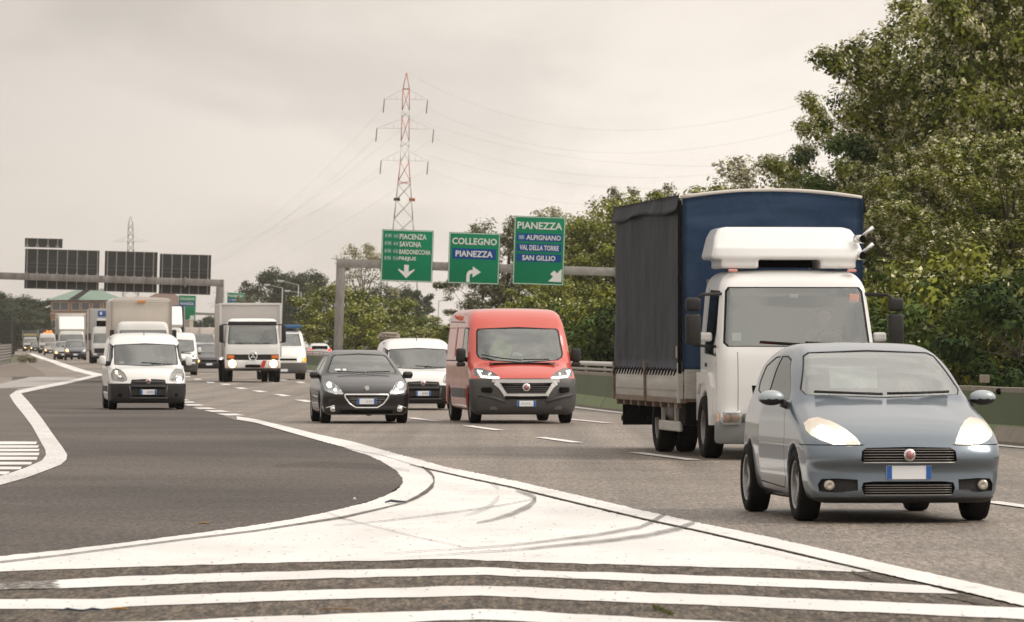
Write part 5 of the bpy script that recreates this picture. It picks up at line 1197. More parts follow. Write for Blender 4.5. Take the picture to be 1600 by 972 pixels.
    for s in (-1, 1):
        b = MB(); b.box((s*.4, 4.6, .62), (.09, 8.0, .22)); b.build('chassis_rail', DARK, root)
    b = MB(); b.box((0, Y0+Lb+.02, .44), (2.3, .14, .09), .02); b.box((-.7, Y0+Lb-.1, .6), (.06, .06, .35)); b.box((.7, Y0+Lb-.1, .6), (.06, .06, .35)); b.build('rear_underrun_bar', DARK, root)
    b = MB(); b.box((-.95, Y0+Lb-.45, .52), (.5, .03, .35)); b.build('mud_flap', RUBBER, root)
    b = MB(); b.tube([(-1.0, Y0+Lb-1.6, .60), (-.5, Y0+Lb-1.6, .60)], .16, 12); b.build('spare_tank', DARK, root)
    truck_wheels(root, 2.20, 1.25, 5.4, .42)
    return root
CT = canopy_truck()
person(local_to_world(CT, (.55, 1.13, 1.20)), CT.rotation_euler.z, mat('grey_shirt', (.22, .21, .20), .9), 'driver in a grey shirt behind the windscreen of the canopy truck')
# ---- the truck with the star badge
def star_truck():
    root = place('box_truck', 395, 208.5, 5.6, 'white box truck with a star badge, both headlights lit and a red bumper slash', 'truck')
    TW = MATS['truck_white']
    c = cab(root, TW, 2.24, 2.62, .62, (1.56, 2.28, .99), rake=.16, res=.045, axle=1.3, wr=.45)
    c.panel([(-1.06, .86), (-1.06, 1.14), (1.06, 1.14), (1.06, .86)], BLACKP, 'F', .02, 'grille', (-1, .5))
    c.panel([(-.99, 2.32), (-.96, 2.46), (.96, 2.46), (.99, 2.32)], SEAL, 'F', -.04, 'sun_visor', (-1, 1)); c.finish('cab')
    b = MB(); b.box((0, .15, .74), (2.26, .40, .34), .05); b.build('bumper', TW, root, angle=45)
    b = MB(); b.box((0, .16, .52), (2.2, .36, .10), .03); b.build('bumper_step', BLACKP, root)
    b = MB(); b.box((0, -.055, .66), (.62, .03, .12), .01); b.build('lower_intake', DARK, root)
    b = MB(); b.prism([(.30, .60), (.46, .60), (.56, .89), (.40, .89)], -.07, -.04); b.build('red_slash', mat('red_print', (.60, .05, .03), .5), root)
    b = MB(); b.box((0, -.09, .80), (.42, .012, .11), .003); b.build('number_plate', PLATEW, root)
    for s in (-1, 1):
        b = MB(); b.box((s*.86, -.045, .75), (.42, .05, .26), .03); h = b.build('headlight', mat('peach_lamp', (.85, .55, .4)), root)
        b = MB(); b.lathe([(-.04, .001), (-.03, .10), (.0, .125)], 18, 'y', (s*.84, -.075, .76)); b.build('bulb', mat('beam_lamp', (1, 1, 1), .3, emis=((1, .96, .88), 22)), h)
        b = MB(); b.lathe([(-.03, .001), (-.02, .16), (.0, .17)], 18, 'y', (s*.84, -.060, .76)); b.build('lamp_bowl', mat('glowing_bowl', (1, .8, .6), .3, emis=((1, .78, .5), 1.6)), h)
        b = MB(); b.box((s*.90, -.03, 1.04), (.28, .05, .12), .02); b.build('indicator', mat('amber_orange', (.80, .20, .03), .35), root)
        b = MB(); b.box((s*1.27, .2, 1.98), (.18, .12, .72), .05); o = b.build('wing_mirror', BLACKP, root, angle=50)
        b = MB(); b.tube([(s*1.0, .35, 2.36), (s*1.27, .2, 2.34)], .025, 6); b.tube([(s*1.0, .3, 1.62), (s*1.27, .2, 1.64)], .025, 6); b.build('mirror_arm', BLACKP, o)
    # star badge
    b = MB(); b.tube([(.17*math.cos(2*PI*i/24), -.075, 1.06+.17*math.sin(2*PI*i/24)) for i in range(25)], .022, 6, cap=False)
    for k in range(3):
        a = PI/2+k*2*PI/3; b.prism([(.165*math.cos(a), 1.06+.165*math.sin(a)), (.035*math.cos(a+PI/3), 1.06+.035*math.sin(a+PI/3)), (.035*math.cos(a-PI/3), 1.06+.035*math.sin(a-PI/3))], -.09, -.05)
    b.build('badge', mat('bright_chrome', (.9, .9, .88)), root)
    letters('- - -~', .10, (.15, .06, 2.54), mat('grey_print', (.4, .4, .4)), root, width=.7)
    BX = mat('grey_white_box', (.56, .53, .50), .5, noise=(1.2, .5, (.46, .43, .40), (1, 1, .5)))
    b = MB(); b.box((0, 4.75, 2.12), (2.5, 5.6, 2.16), .02); b.build('cargo_box', BX, root)
    FR = mat('box_frame', (.68, .66, .63), .45)
    for s in (-1, 1):
        b = MB(); b.box((s*1.235, 1.93, 2.13), (.09, .06, 2.2), .01); b.build('box_edge', FR, root)
        b = MB(); b.box((s*1.235, 4.75, 3.20), (.07, 5.64, .07), .01); b.build('box_edge', FR, root)
    b = MB(); b.box((0, 1.93, 3.21), (2.40, .06, .08), .01); b.build('box_edge', FR, root)
    for s in (-1, 1):
        b = MB(); b.box((s*.4, 4.5, .75), (.1, 6.5, .25)); b.build('chassis_rail', DARK, root)
        b = MB(); b.box((s*1.1, 3.2, .72), (.3, 1.5, .42), .04); b.build('side_box', DARK, root)
    wipers(c, [[(-.7, 1.60), (.0, 1.60)], [(.05, 1.60), (.7, 1.60)]])
    interior(root, [(-.6, 1.1, 1.05), (.6, 1.1, 1.05)], (.35, 1.48, 1.9), (.6, .55, 1.62), (1.0, .9, 1.2), 2.0)
    papers(root, [(-.82, .12, 1.68, .11, .11, -.15), (-.05, .12, 1.70, .09, .06, -.15), (.10, .12, 1.70, .09, .06, -.15)])
    truck_wheels(root, 2.35, 1.3, 5.2, .46); return root
ST = star_truck()
# ---- the remaining trucks of the queue
def plain_truck(px, dist, yaw, name, label, boxcol, bh, bw=2.5, cabcol=(.72, .71, .68), ch=2.5, extra=None, bl=6.0, visor=False, lit=None, boxz=.95):
    root = place(name, px, dist, yaw, label, 'truck', 'traffic queueing on the motorway')
    pm = paint('cab_%02d%02d%02d' % tuple(int(c*99) for c in cabcol), cabcol, 0, .45, .5)
    c = cab(root, pm, 2.25, ch, .6, (1.45, 2.12, .98), rake=.2, res=.08, axle=1.3, wr=.45, side=dist < 300)
    c.panel([(-.95, .72), (-.95, 1.08), (.95, 1.08), (.95, .72)], BLACKP, 'F', .02, 'grille', (-1, .5)); c.finish('cab')
    b = MB(); b.box((0, .12, .60), (2.26, .36, .28), .04); b.build('bumper', mat('worn_grey_bumper', (.13, .125, .12)), root)
    b = MB(); b.box((0, .1, .40), (2.1, .3, .12), .02); b.build('bumper_step', DARK, root)
    for s in (-1, 1):
        b = MB(); b.box((s*.88, -.06, .64), (.3, .05, .16), .02); b.build('headlight', REFL, root)
        b = MB(); b.box((s*1.27, .2, 1.9), (.18, .12, .5), .04); b.build('wing_mirror', BLACKP, root)
        b = MB(); b.box((s*.4, 2+bl/2, .75), (.1, bl+2, .25)); b.build('chassis_rail', DARK, root)
    BX = mat('box_%02d%02d%02d' % tuple(int(k*99) for k in boxcol), boxcol, .6, noise=(1.1, .5, tuple(k*.75 for k in boxcol), (1, 1, .5)))
    b = MB(); b.box((0, 2.0+bl/2, (boxz+bh)/2), (bw, bl, bh-boxz), .05); b.build('cargo_box', BX, root, angle=40)
    for s in (-1, 1):
        b = MB(); b.box((s*(bw/2-.03), 1.99, (boxz+bh)/2), (.08, .06, bh-boxz-.1)); b.build('box_edge', mat('box_edge_grey', (.35, .32, .29), .6), root)
    interior(root, [(-.6, 1.1, 1.0)], (.35, 1.38, 1.9), (.6, .55, 1.5), (1.0, .9, 1.2), 2.0)
    truck_wheels(root, 2.35, 1.3, 2+bl*.62, .46)
    if extra: extra(root)
    return root
def ex_tan(r):
    b = MB(); b.box((0, 1.97, 3.30), (.34, .04, .10), .01); b.build('roof_label', mat('orange_label', (.75, .25, .03), .5), r)
    b = MB(); b.prism([(-1.24, 3.36), (-1.1, 3.46), (0, 3.52), (1.1, 3.46), (1.24, 3.36)], 2.0, 8.0); b.build('canopy_roof', mat('cream_canopy', (.70, .66, .60), .7), r)
    b = MB(); b.box((0, 1.93, 3.28), (2.3, .04, .02)); b.build('canopy_seam', mat('box_edge_grey', (.35, .32, .29)), r)
plain_truck(224, 209, 6.5, 'box_truck', 'cream canopied truck with an orange label, right behind the small van on the exit lane', (.60, .54, .47), 3.38, 2.5, extra=ex_tan)
def ex_blue(r):
    b = MB(); b.box((0.05, .9, 3.55), (1.45, .5, .42), .05); o = b.build('wind_deflector', mat('royal_blue_paint', (.03, .09, .34), .4), r, angle=40); b = MB(); b.box((-.45, .64, 3.58), (.16, .02, .2)); b.build('deflector_mark', PAPER, o)
    b = MB(); b.box((0.05, .8, 3.12), (1.6, .9, .16), .03); b.build('deflector_base', MATS['truck_white'], r); b = MB(); b.box((0, 1.0, 2.85), (1.5, .9, .4), .03); b.build('deflector_mount', DARK, r)
plain_truck(168, 365, 6, 'box_truck', 'white tall box truck with a royal blue deflector above its cab', (.66, .64, .61), 3.92, 2.55, ch=2.65, extra=ex_blue)
def ex_air(r):
    def f(x, y, z): return smax(smax(np.interp(z, [2.4, 2.6, 3.6, 3.75], [.5, .3, 1.5, 2.0])-y, y-2.0, .05), smax(np.abs(x)-1.08, smax(z-3.7, 2.45-z, .05), .1), .1)
    P, Q = surf_net(f, (-1.2, .1, 2.3), (1.2, 2.1, 3.9), .08); link('wind_deflector', np_mesh('wind_deflector', P, Q, [MATS['truck_white']]), r)
plain_truck(112, 440, 6, 'box_truck', 'white box truck with a tall smooth roof fairing behind the slate grey people carrier', (.62, .58, .54), 3.95, 2.55, ch=2.5, extra=ex_air)
def ex_bea(r):
    for dx in (-.1, .35):
        b = MB(); b.lathe([(0, .20), (.12, .2), (.25, .1), (.26, .001)], 12, 'z', (dx+.1, .9, 2.85)); b.build('beacon', mat('orange_beacon', (.9, .25, .03), .4, emis=((1, .3, .05), .6)), r)
    b = MB(); b.box((.1, .9, 2.7), (1.3, .4, .3)); b.build('beacon_bar', mat('orange_beacon', (.9, .25, .03)), r)
plain_truck(74, 695, 6, 'tipper_truck', 'white fronted dark tipper truck with orange beacons on its cab', (.035, .035, .035), 3.3, 2.4, cabcol=(.7, .68, .65), ch=2.7, extra=ex_bea)
def ex_yel(r):
    b = MB(); b.box((0, .6, 2.75), (2.2, .8, .4), .05); b.build('roof_board', mat('yellow_board', (.36, .31, .15), .6), r)
t1 = plain_truck(47, 850, 6, 'box_truck', 'far pale truck with a yellow roof board and a dark canopy', (.05, .055, .05), 3.5, 2.5, cabcol=(.6, .6, .6), extra=ex_yel); add_lit(t1, [(-.8, -.12, .64), (.8, -.12, .64)], mat('orange_lit', (1, .6, .2)), .08)
plain_truck(31, 930, 6, 'box_truck', 'farthest white truck at the head of the queue, beside the dark tree belt', (.66, .63, .60), 3.9, 2.5)
def ex_navy(r):
    ex_air(r)
plain_truck(257, 300, 6, 'box_truck', 'navy blue truck with a white roof fairing beside the far green sign', (.02, .03, .07), 3.75, 2.55, ch=2.5, extra=ex_navy)
def ex_port(r):
    for dx in (-.62, .62):
        b = MB(); b.lathe([(-.03, .001), (-.02, .17), (.02, .2)], 16, 'y', (dx, 1.96, 1.75)); b.build('round_port', DARK, r)
    b = MB(); b.box((0, 1.95, 1.8), (.06, .06, 1.6)); b.build('box_edge', mat('box_edge_grey', (.35, .32, .29)), r)
plain_truck(314, 395, 6, 'tank_truck', 'pale wide truck body with two dark round ports beyond the white car', (.62, .55, .50), 2.62, 2.5, ch=2.1, extra=ex_port, boxz=.8)
# people in the other vehicles
SH = mat('dark_shirt', (.06, .065, .08), .9)
for (r, loc, lab, m) in ((SV, (.4, 1.95, .50), 'driver in a dark shirt behind the windscreen of the small van on the exit lane', SH),
                         (BV, (.45, 2.0, .74), 'driver with both hands on the wheel of the red van', mat('pale_shirt', (.45, .45, .44), .9)),
                         (q, (.38, 1.84, .48), 'driver in a dark shirt inside the half hidden white small van', SH),
                         (HB, (.36, 1.98, .36), 'driver in a pale shirt at the wheel of the black hatchback', MATS['pale_shirt'] if 'pale_shirt' in MATS else SH)):
    p_ = person(local_to_world(r, loc), r.rotation_euler.z, m, lab)
hs = [o for o in COL.objects if o.get('label', '').startswith('silver-blue')][0]
person(local_to_world(hs, (.36, 1.98, .42)), hs.rotation_euler.z, mat('pale_shirt', (.45, .45, .44)), 'driver in a pale shirt at the wheel of the silver-blue hatchback')
person(local_to_world(ST, (.6, 1.08, 1.28)), ST.rotation_euler.z, SH, 'driver behind the windscreen of the star badged white box truck')
# ------------------------------------------------------------------ gantries and signs
SG = mat('sign_green', (.0, .225, .105), .5, noise=(1.5, .4, (.0, .20, .092)), spec=.15); SB = mat('sign_blue', (.002, .065, .27), .5, spec=.15); SW = mat('sign_white', (.80, .80, .77), .5); SBK = mat('sign_back', (.045, .045, .042), .6, noise=(2, .6, (.075, .072, .068)))
RIB = mat('sign_rib', (.30, .29, .28), .5, .4)
ROLL = math.radians(1.9)
def arrow(kind, u, v, s):
    """outlines in sign coordinates, v downwards"""
    if kind == 'down': P = [(-.17, -.50), (.17, -.50), (.17, .02), (.60, -.20), (.60, -.10), (0, .50), (-.60, -.10), (-.60, -.20), (-.17, .02)]; return [[(u+a*s, v+b*s) for a, b in P]]
    if kind == 'diag':
        P = [(-.50, .48), (-.14, .13), (-.34, -.08), (-.06, -.36), (.16, -.14), (.5, -.5), (.5, .5)]; return [[(u+a*s, v+b*s) for a, b in P]]
    P = [(-.42, .50), (-.42, .05), (-.36, -.14), (-.22, -.26), (-.02, -.30), (-.02, -.52), (.52, -.16), (-.02, .20), (-.02, -.06), (-.14, -.03), (-.20, .06), (-.20, .50)]
    return [[(u+a*s, v+b*s) for a, b in P]]
def sign(px, py, wp, hp, dist, items, label, s=None, cat='road sign'):
    s = s or FPX/dist; W_, H_ = wp/s, hp/s; x = (px-800)/s; z = CAM_H+(HZ-py)/s
    root = empty('road_sign', (x, dist, z), 0, ROLL); tag(root, label, cat)
    b = MB(); b.box((W_/2, .02, -H_/2), (W_, .05, H_), .012); b.build('panel', SG, root, angle=40)
    b = MB(); t = .05
    for c_, d_ in (((W_/2, -.012, -t), (W_-2*t, .012, .035)), ((W_/2, -.012, -H_+t), (W_-2*t, .012, .035)), ((t, -.012, -H_/2), (.035, .012, H_-2*t)), ((W_-t, -.012, -H_/2), (.035, .012, H_-2*t))): b.box(c_, d_)
    b.build('border', SW, root)
    for it in items:
        k = it[0]
        if k == 'text':
            _, tx, u, v, w_, cp = it; letters(tx, .3, (u/s, -.022, -v/s), SW, root, width=w_/s, bold=.006, depth=.003, cap=cp/s)
        elif k == 'blue':
            _, u, v, w_, h_ = it; b = MB(); b.box((u/s, -.008, -v/s), (w_/s, .012, h_/s)); b.build('blue_field', SB, root)
        elif k == 'box':
            _, tx, u, v, w_, h_ = it; b = MB(); b.box((u/s, -.009, -v/s), (w_/s, .012, h_/s)); o = b.build('route_box', mat('sign_teal', (.02, .26, .17), .5) if tx[0] != 'S' else mat('sign_light_blue', (.03, .15, .42), .5), root)
            letters(tx, .2, (u/s, -.022, -v/s), mat('sign_dim_white', (.6, .62, .58), .5), root, width=w_*.78/s, bold=.004, depth=.002, cap=h_*.6/s)
        elif k == 'arrow':
            for P in arrow(it[1], it[2], it[3], it[4]):
                b = MB(); b.prism([(a/s, -c_/s) for a, c_ in P], -.022, -.010); b.build('arrow', SW, root)
    b = MB()
    for u in (.25, .75): b.box((W_*u, .10, -H_/2), (.07, .10, H_*.96))
    b.build('mounting_rail', GALV, root)
    return root
D1 = 300
rows = [('text', 'PIACENZA', 49, 10.5, 42, 8.4), ('text', 'SAVONA', 45, 22.3, 34, 8.4), ('text', 'BARDONECCHIA', 52.5, 34.3, 49, 7.4), ('text', 'FREJUS', 41, 45.5, 27, 7.2), ('arrow', 'down', 40, 65, 21)]
for t_, v in (('A 21', 10.0), ('A 6', 21.8), ('A 32', 33.8), ('T 4', 45)):
    rows += [('box', t_, 22.2, v, 8.5, 7.4), ('box', 'E 70', 10.2, v-.2, 11.5, 7.4)]
S1 = sign(597, 358, 81, 81, D1, rows, 'square green overhead sign listing PIACENZA, SAVONA, BARDONECCHIA and FREJUS')
S2 = sign(702, 362.5, 80, 80, D1, [('text', 'COLLEGNO', 40, 13.5, 70, 10.5), ('blue', 40, 33, 68, 16.5), ('text', 'PIANEZZA', 40, 33, 58, 9.5), ('arrow', 'bend', 39, 65, 24)], 'square green overhead sign reading COLLEGNO over a blue PIANEZZA field')
S3 = sign(804, 337, 80, 107, D1, [('text', 'PIANEZZA', 40, 14.5, 70, 11), ('blue', 40, 33, 70, 12), ('box', 'SS', 12, 33, 10, 8), ('text', 'ALPIGNANO', 46.5, 33, 54, 8), ('blue', 40, 49, 70, 12), ('text', 'VAL DELLA TORRE', 40, 49, 61, 8), ('blue', 40, 65, 70, 12), ('text', 'SAN GILLIO', 40, 65, 52, 8), ('arrow', 'diag', 66, 91, 21)], 'tallest green overhead sign reading PIANEZZA with three blue fields below')
s1 = FPX/D1
def gantry(px, dist, py_top, span, side, label, th=.50):
    s = FPX/dist; x = (px-800)/s; zt = CAM_H+(HZ-py_top)/s; g0 = gz(dist)
    root = empty('sign_gantry', (x, dist+.35, g0), 0, ROLL); tag(root, label, 'gantry'); h = zt-g0
    GM = mat('weathered_galvanised', (.34, .32, .30), .6, .25, noise=(1.6, .9, (.17, .15, .14), (2, 2, .5)))
    for xx in (.26, side*span-side*.0):
        if xx != .26 or side > 0: pass
    for xx in (side*.26, side*(span-.26)):
        b = MB(); b.box((xx, 0, (h-th)/2), (.52, .40, h-th), .02); b.build('post', GM, root, angle=40)
        b = MB(); b.box((xx, 0, .05), (.9, .8, .1), .02); b.build('base_plate', GALV, root)
    b = MB(); b.box((side*span/2, 0, h-th/2+.004), (span, .42, th), .02); b.build('beam', GALV if side > 0 else GM, root, angle=40)
    for xx in (side*2.75, side*(span-3.2)):
        b = MB(); b.box((xx, 0, h-th/2), (.10, .62, th+.22), .01); b.build('flange', GM, root)
    return root
gantry(520, D1, 404, 19.6, 1, 'steel portal gantry carrying the three green signs over the opposite carriageway')
# left gantry seen from behind
D2 = 365; s2 = FPX/D2
gantry(345, D2, 437, 20.5, -1, 'steel portal gantry carrying dark sign backs over the queue')
def sign_back(x0, x1, y0, y1, ribs, rails, label):
    w_, h_ = (x1-x0)/s2, (y1-y0)/s2
    root = empty('gantry_panel', ((x0-800)/s2, D2+.9, CAM_H+(HZ-y0)/s2), 0, ROLL*.85); tag(root, label, 'sign back', 'dark sign backs on the left gantry')
    b = MB(); b.box((w_/2, .05, -h_/2), (w_, .06, h_), .01); b.build('panel', SBK, root)
    for k in rails:
        b = MB(); b.box((w_/2, .0, -h_*k), (w_*.98, .05, .07)); b.build('cross_rail', mat('dark_rail', (.10, .098, .094), .6), root)
    for r in ribs:
        b = MB(); b.box(((r-x0)/s2, -.08, -h_/2), (.07, .10, h_*.98)); b.build('rib', RIB, root)
        b = MB(); b.prism([(-.02, 0), (.02, 0), (.16, -.28), (-.16, -.28)], -.2, -.1); o = b.build('bracket', RIB, root); o.location = ((r-x0)/s2, 0, -h_*.56)
    return root
sign_back(37.5, 154, 388, 450.5, [41, 57, 73.5, 88.5, 104, 119.5, 135.5, 151.5], (.02, .36, .45, .98), 'widest dark sign back, leftmost on the left gantry')
sign_back(37, 96, 371.5, 385.5, [41, 57, 73.5, 88.5], (.04, .96), 'small flat sign back standing above the widest dark panel')
sign_back(162.5, 245, 391.5, 455, [167, 181, 196, 209.5, 224, 239], (.02, .37, .46, .98), 'middle dark sign back of the left gantry')
sign_back(248.5, 329, 396, 458.5, [253, 268, 283, 296, 310.5, 324.5], (.02, .37, .46, .98), 'dark sign back nearest the post of the left gantry')
# far signs beyond the queue
FS = 27.5/80*s1; DF = FPX/FS
def scaled(items, k): return items
f1 = sign(279, 462, 80, 112, DF, [('text', 'COLLEGNO', 40, 16, 66, 11), ('blue', 40, 38, 72, 18), ('text', 'PIANEZZA', 40, 38, 62, 11), ('arrow', 'diag', 62, 98, 24)], 'far green sign reading COLLEGNO and PIANEZZA behind the cream truck', s=s1)
f1.location = ((279-800)/FS, DF, CAM_H+(HZ-461)/FS)
f2 = copy_tree(S3); f2['label'] = 'far green PIANEZZA sign just over the star badged truck'; f2.location = ((355-800)/FS, DF, CAM_H+(HZ-457)/FS)
g2 = gantry(270, DF+2, 487, 16, 1, 'far pale portal gantry beyond the queue, carrying the two small green signs', .4)
# ------------------------------------------------------------------ street lamps
LMP = mat('lamp_post_grey', (.36, .35, .34), .5, .3)
def lamp_post(px, py, dist, arm, side, head_drop, label):
    x = (px-800)*dist/FPX; z0 = gz(dist); h = CAM_H+(HZ-py)*dist/FPX-z0
    root = empty('street_lamp', (x, dist, z0), 0, ROLL); tag(root, label, 'street lamp', 'street lamps beyond the traffic')
    b = MB(); b.tube([(0, 0, 0), (0, 0, h)], .13, 8, .08); b.build('pole', LMP, root)
    b = MB(); b.tube([(0, 0, h-.05), (side*arm, 0, h+head_drop)], .06, 6, .05); b.build('arm', LMP, root)
    b = MB(); b.box((side*(arm+.35), 0, h+head_drop+.02), (1.0, .4, .22), .08); hd = b.build('lamp_head', mat('lamp_head', (.55, .54, .52), .4), root, angle=50)
    b = MB(); b.box((side*(arm+.4), 0, h+head_drop-.12), (.6, .3, .08), .02); b.build('glass', mat('milk_glass', (.7, .7, .68), .3), hd)
lamp_post(463, 445, 760, 2.3, -1, .45, 'street lamp with the highest arm, tallest of the cluster before the dark trees')
lamp_post(467.5, 457, 830, 1.9, -1, .15, 'street lamp right behind the tallest one, its arm lower')
lamp_post(438, 449.5, 800, 2.1, -1, .35, 'street lamp left of the tallest, behind the star badged truck')
lamp_post(420.5, 457, 930, 1.6, -1, .0, 'small far street lamp, leftmost of the cluster')
lamp_post(415, 461, 980, 1.0, -1, -.4, 'faint far street lamp beside the leftmost of the cluster')
lamp_post(683, 470, 820, .7, 1, .12, 'single street lamp between the bushes and the red van')
lamp_post(488, 478, 700, .8, -1, .1, 'street lamp half hidden by the bushes beside the gantry post')
# ------------------------------------------------------------------ pylons and wires
PR = mat('pylon_red', (.50, .10, .07), .6); PWH = mat('pylon_white', (.72, .68, .64), .6); PG = mat('pylon_grey', (.33, .31, .29), .6, .2)
def lattice(root, levels, m, name, r, x=True):
    """levels: (z, half width) -> legs, rings and crossed braces as one part"""
    b = MB()
    for (z0, w0), (z1, w1) in zip(levels, levels[1:]):
        c0 = [(-w0, -w0), (w0, -w0), (w0, w0), (-w0, w0)]; c1 = [(-w1, -w1), (w1, -w1), (w1, w1), (-w1, w1)]
        for k in range(4):
            b.tube([(*c0[k], z0), (*c1[k], z1)], r, 4); j = (k+1) % 4
            b.tube([(*c0[k], z0), (*c1[j], z1)], r*.6, 4); b.tube([(*c0[j], z0), (*c1[k], z1)], r*.6, 4)
    return b.build(name, m, root)
def pylon(px, dist, hgt, base_w, label, arms, stripes, r=.075, roll=1.2):
    x = (px-800)*dist/FPX; root = empty('pylon', (x, dist, gz(dist)), 0, math.radians(roll)); tag(root, label, 'pylon')
    def hw(z):
        return float(np.interp(z/hgt, [0, .22, .45, .68, .70, .94, 1.0], [base_w/2, base_w*.42, base_w*.27, base_w*.115, base_w*.112, base_w*.09, .03]))
    n = 11; zs = list(np.concatenate([np.linspace(0, .68*hgt, n), [.735*hgt, .79*hgt, .845*hgt, .90*hgt, .945*hgt, hgt]]))
    for z0, z1, kind in stripes:
        seg = [z for z in zs if z0*hgt-1e-3 <= z <= z1*hgt+1e-3]
        if len(seg) < 2: seg = [z0*hgt, z1*hgt]
        elif seg[0] > z0*hgt+.2: seg = [z0*hgt]+seg
        if seg[-1] < z1*hgt-.2: seg = seg+[z1*hgt]
        lattice(root, [(z, hw(z)) for z in seg], {'r': PR, 'w': PWH, 'g': PG}[kind], 'lattice', r)
    tips = []
    for za, ln in arms:
        z = za*hgt; w_ = hw(z)
        for s in (-1, 1):
            b = MB()
            for sy in (-1, 1): b.tube([(s*w_, sy*w_, z), (s*ln, 0, z)], r*.28, 4); b.tube([(s*w_, sy*w_, z+.035*hgt), (s*ln, 0, z)], r*.26, 4)
            for q_ in (.33, .66): b.tube([(s*(w_+(ln-w_)*q_), 0, z), (s*(w_+(ln-w_)*q_), 0, z+.035*hgt*(1-q_))], r*.4, 4)
            b.build('cross_arm', PG if stripes[0][2] == 'g' and len(stripes) == 1 else PWH, root)
            if len(stripes) > 1:
                b = MB(); b.tube([(s*ln, 0, z), (s*ln-.15, 0, z-2.2)], .085, 5); b.build('insulator', mat('insulator', (.13, .12, .10), .5), root)
            tips.append((s, z-2.2 if len(stripes) > 1 else z, ln))
    return root, tips
P1, tips1 = pylon(626, 830, 45.2, 6.0, 'tall lattice pylon banded red and white behind the first green sign', [(.905, 3.5), (.80, 4.6), (.685, 3.8)],
    [(0, .60, 'g'), (.60, .68, 'r'), (.68, .755, 'w'), (.755, .84, 'r'), (.84, .865, 'w'), (.865, .94, 'r'), (.94, 1.0, 'r')])
b = MB(); b.box((-1.1, -1.2, .545*45.2), (1.0, .1, .5)); b.build('black_plate', DARK, P1); b = MB(); b.box((1.35, -1.2, .545*45.2), (1.0, .1, .5)); b.build('orange_plate', mat('orange_print', (.7, .12, .03)), P1)
P2, tips2 = pylon(204, 1250, 32.5, 6.4, 'grey lattice pylon rising behind the dark sign backs', [(.81, 4.2)], [(0, 1, 'g')], r=.08, roll=0)
P3, t3 = pylon(347, 1500, 20.5, 5.0, 'low far lattice pylon behind the left gantry post', [(.80, 3.0), (.6, 3.5)], [(0, 1, 'g')], r=.09, roll=0)
P4, t4 = pylon(338, 1650, 17, 4.0, 'faint low lattice pylon left of the low far pylon', [(.85, 3.0)], [(0, 1, 'g')], r=.09, roll=0)
WM = mat('cable_grey', (.42, .39, .36), .6, .1)
def cable(a, c_, sag, label, r=.022):
    a, c_ = Vector(a), Vector(c_); P = []
    for i in range(41):
        t = i/40; p = a.lerp(c_, t); p.z -= sag*4*t*(1-t); P.append(p-a)
    b = MB(); b.tube(P, r, 4); o = b.build('power_cable', WM); o.location = a; tag(o, label, 'cable', 'overhead power cables'); return o
def at(px, py, d): return ((px-800)*d/FPX, d, CAM_H+(HZ-py)*d/FPX)
names = ['upper', 'upper', 'middle', 'middle', 'lower', 'lower']
left_end = [(300, 400), (240, 440), (180, 430), (150, 470), (232, 378), (100, 480)]
right_end = [((2000, -210), 420, 15), ((1900, -90), 430, 12), ((1950, 10), 430, 10), ((1850, 60), 430, 9.5), ((1900, 140), 430, 8), ((1800, 190), 430, 7)]
k = 0
for (x0, y0), (tx, ty) in zip(((600, 166), (588, 214), (595, 262), (667, 168), (677, 216), (667, 264)), left_end):
    w_ = ['upper left', 'middle left', 'lower left', 'upper right', 'middle right', 'lower right'][k]
    cable(at(x0, y0, 830), at(tx, ty, 1500), 5+k*.6, f'thin cable running to the far left from the {w_} arm of the banded pylon', .010); k += 1
for (x0, y0), ((tx, ty), d_, sg), w_ in zip(((635, 112), (667, 168), (677, 216), (667, 264), (600, 166), (588, 214)), right_end, ('peak', 'upper right arm', 'middle right arm', 'lower right arm', 'upper left arm', 'middle left arm')):
    cable(at(x0, y0, 830), at(tx, ty, d_), sg, f'thin sagging cable running right from the {w_} of the banded pylon', .010)
# ------------------------------------------------------------------ buildings far left
BRK = mat('salmon_render', (.36, .18, .12), .85, noise=(1.2, .5, (.30, .15, .11))); GRF = mat('green_copper_roof', (.17, .25, .195), .6, noise=(.6, .6, (.22, .30, .245))); BRF = mat('brown_roof', (.17, .105, .09), .8)
WIN = mat('far_window', (.10, .11, .12), .15); CRM = mat('cream_band', (.48, .42, .36), .8)
def hip_roof(root, x0, x1, y0, y1, z0, z1, m, name='roof', ov=.7, rid=.35):
    b = bmesh.new(); x0 -= ov; x1 += ov; y0 -= ov; y1 += ov; ym = (y0+y1)/2; r0, r1 = x0+(x1-x0)*rid, x1-(x1-x0)*rid
    v = [b.verts.new(p) for p in ((x0, y0, z0), (x1, y0, z0), (x1, y1, z0), (x0, y1, z0), (r0, ym, z1), (r1, ym, z1))]
    for f in ((0, 1, 5, 4), (2, 3, 4, 5), (1, 2, 5), (3, 0, 4), (3, 2, 1, 0)): b.faces.new([v[i] for i in f])
    return bm_obj(name, b, m, root)
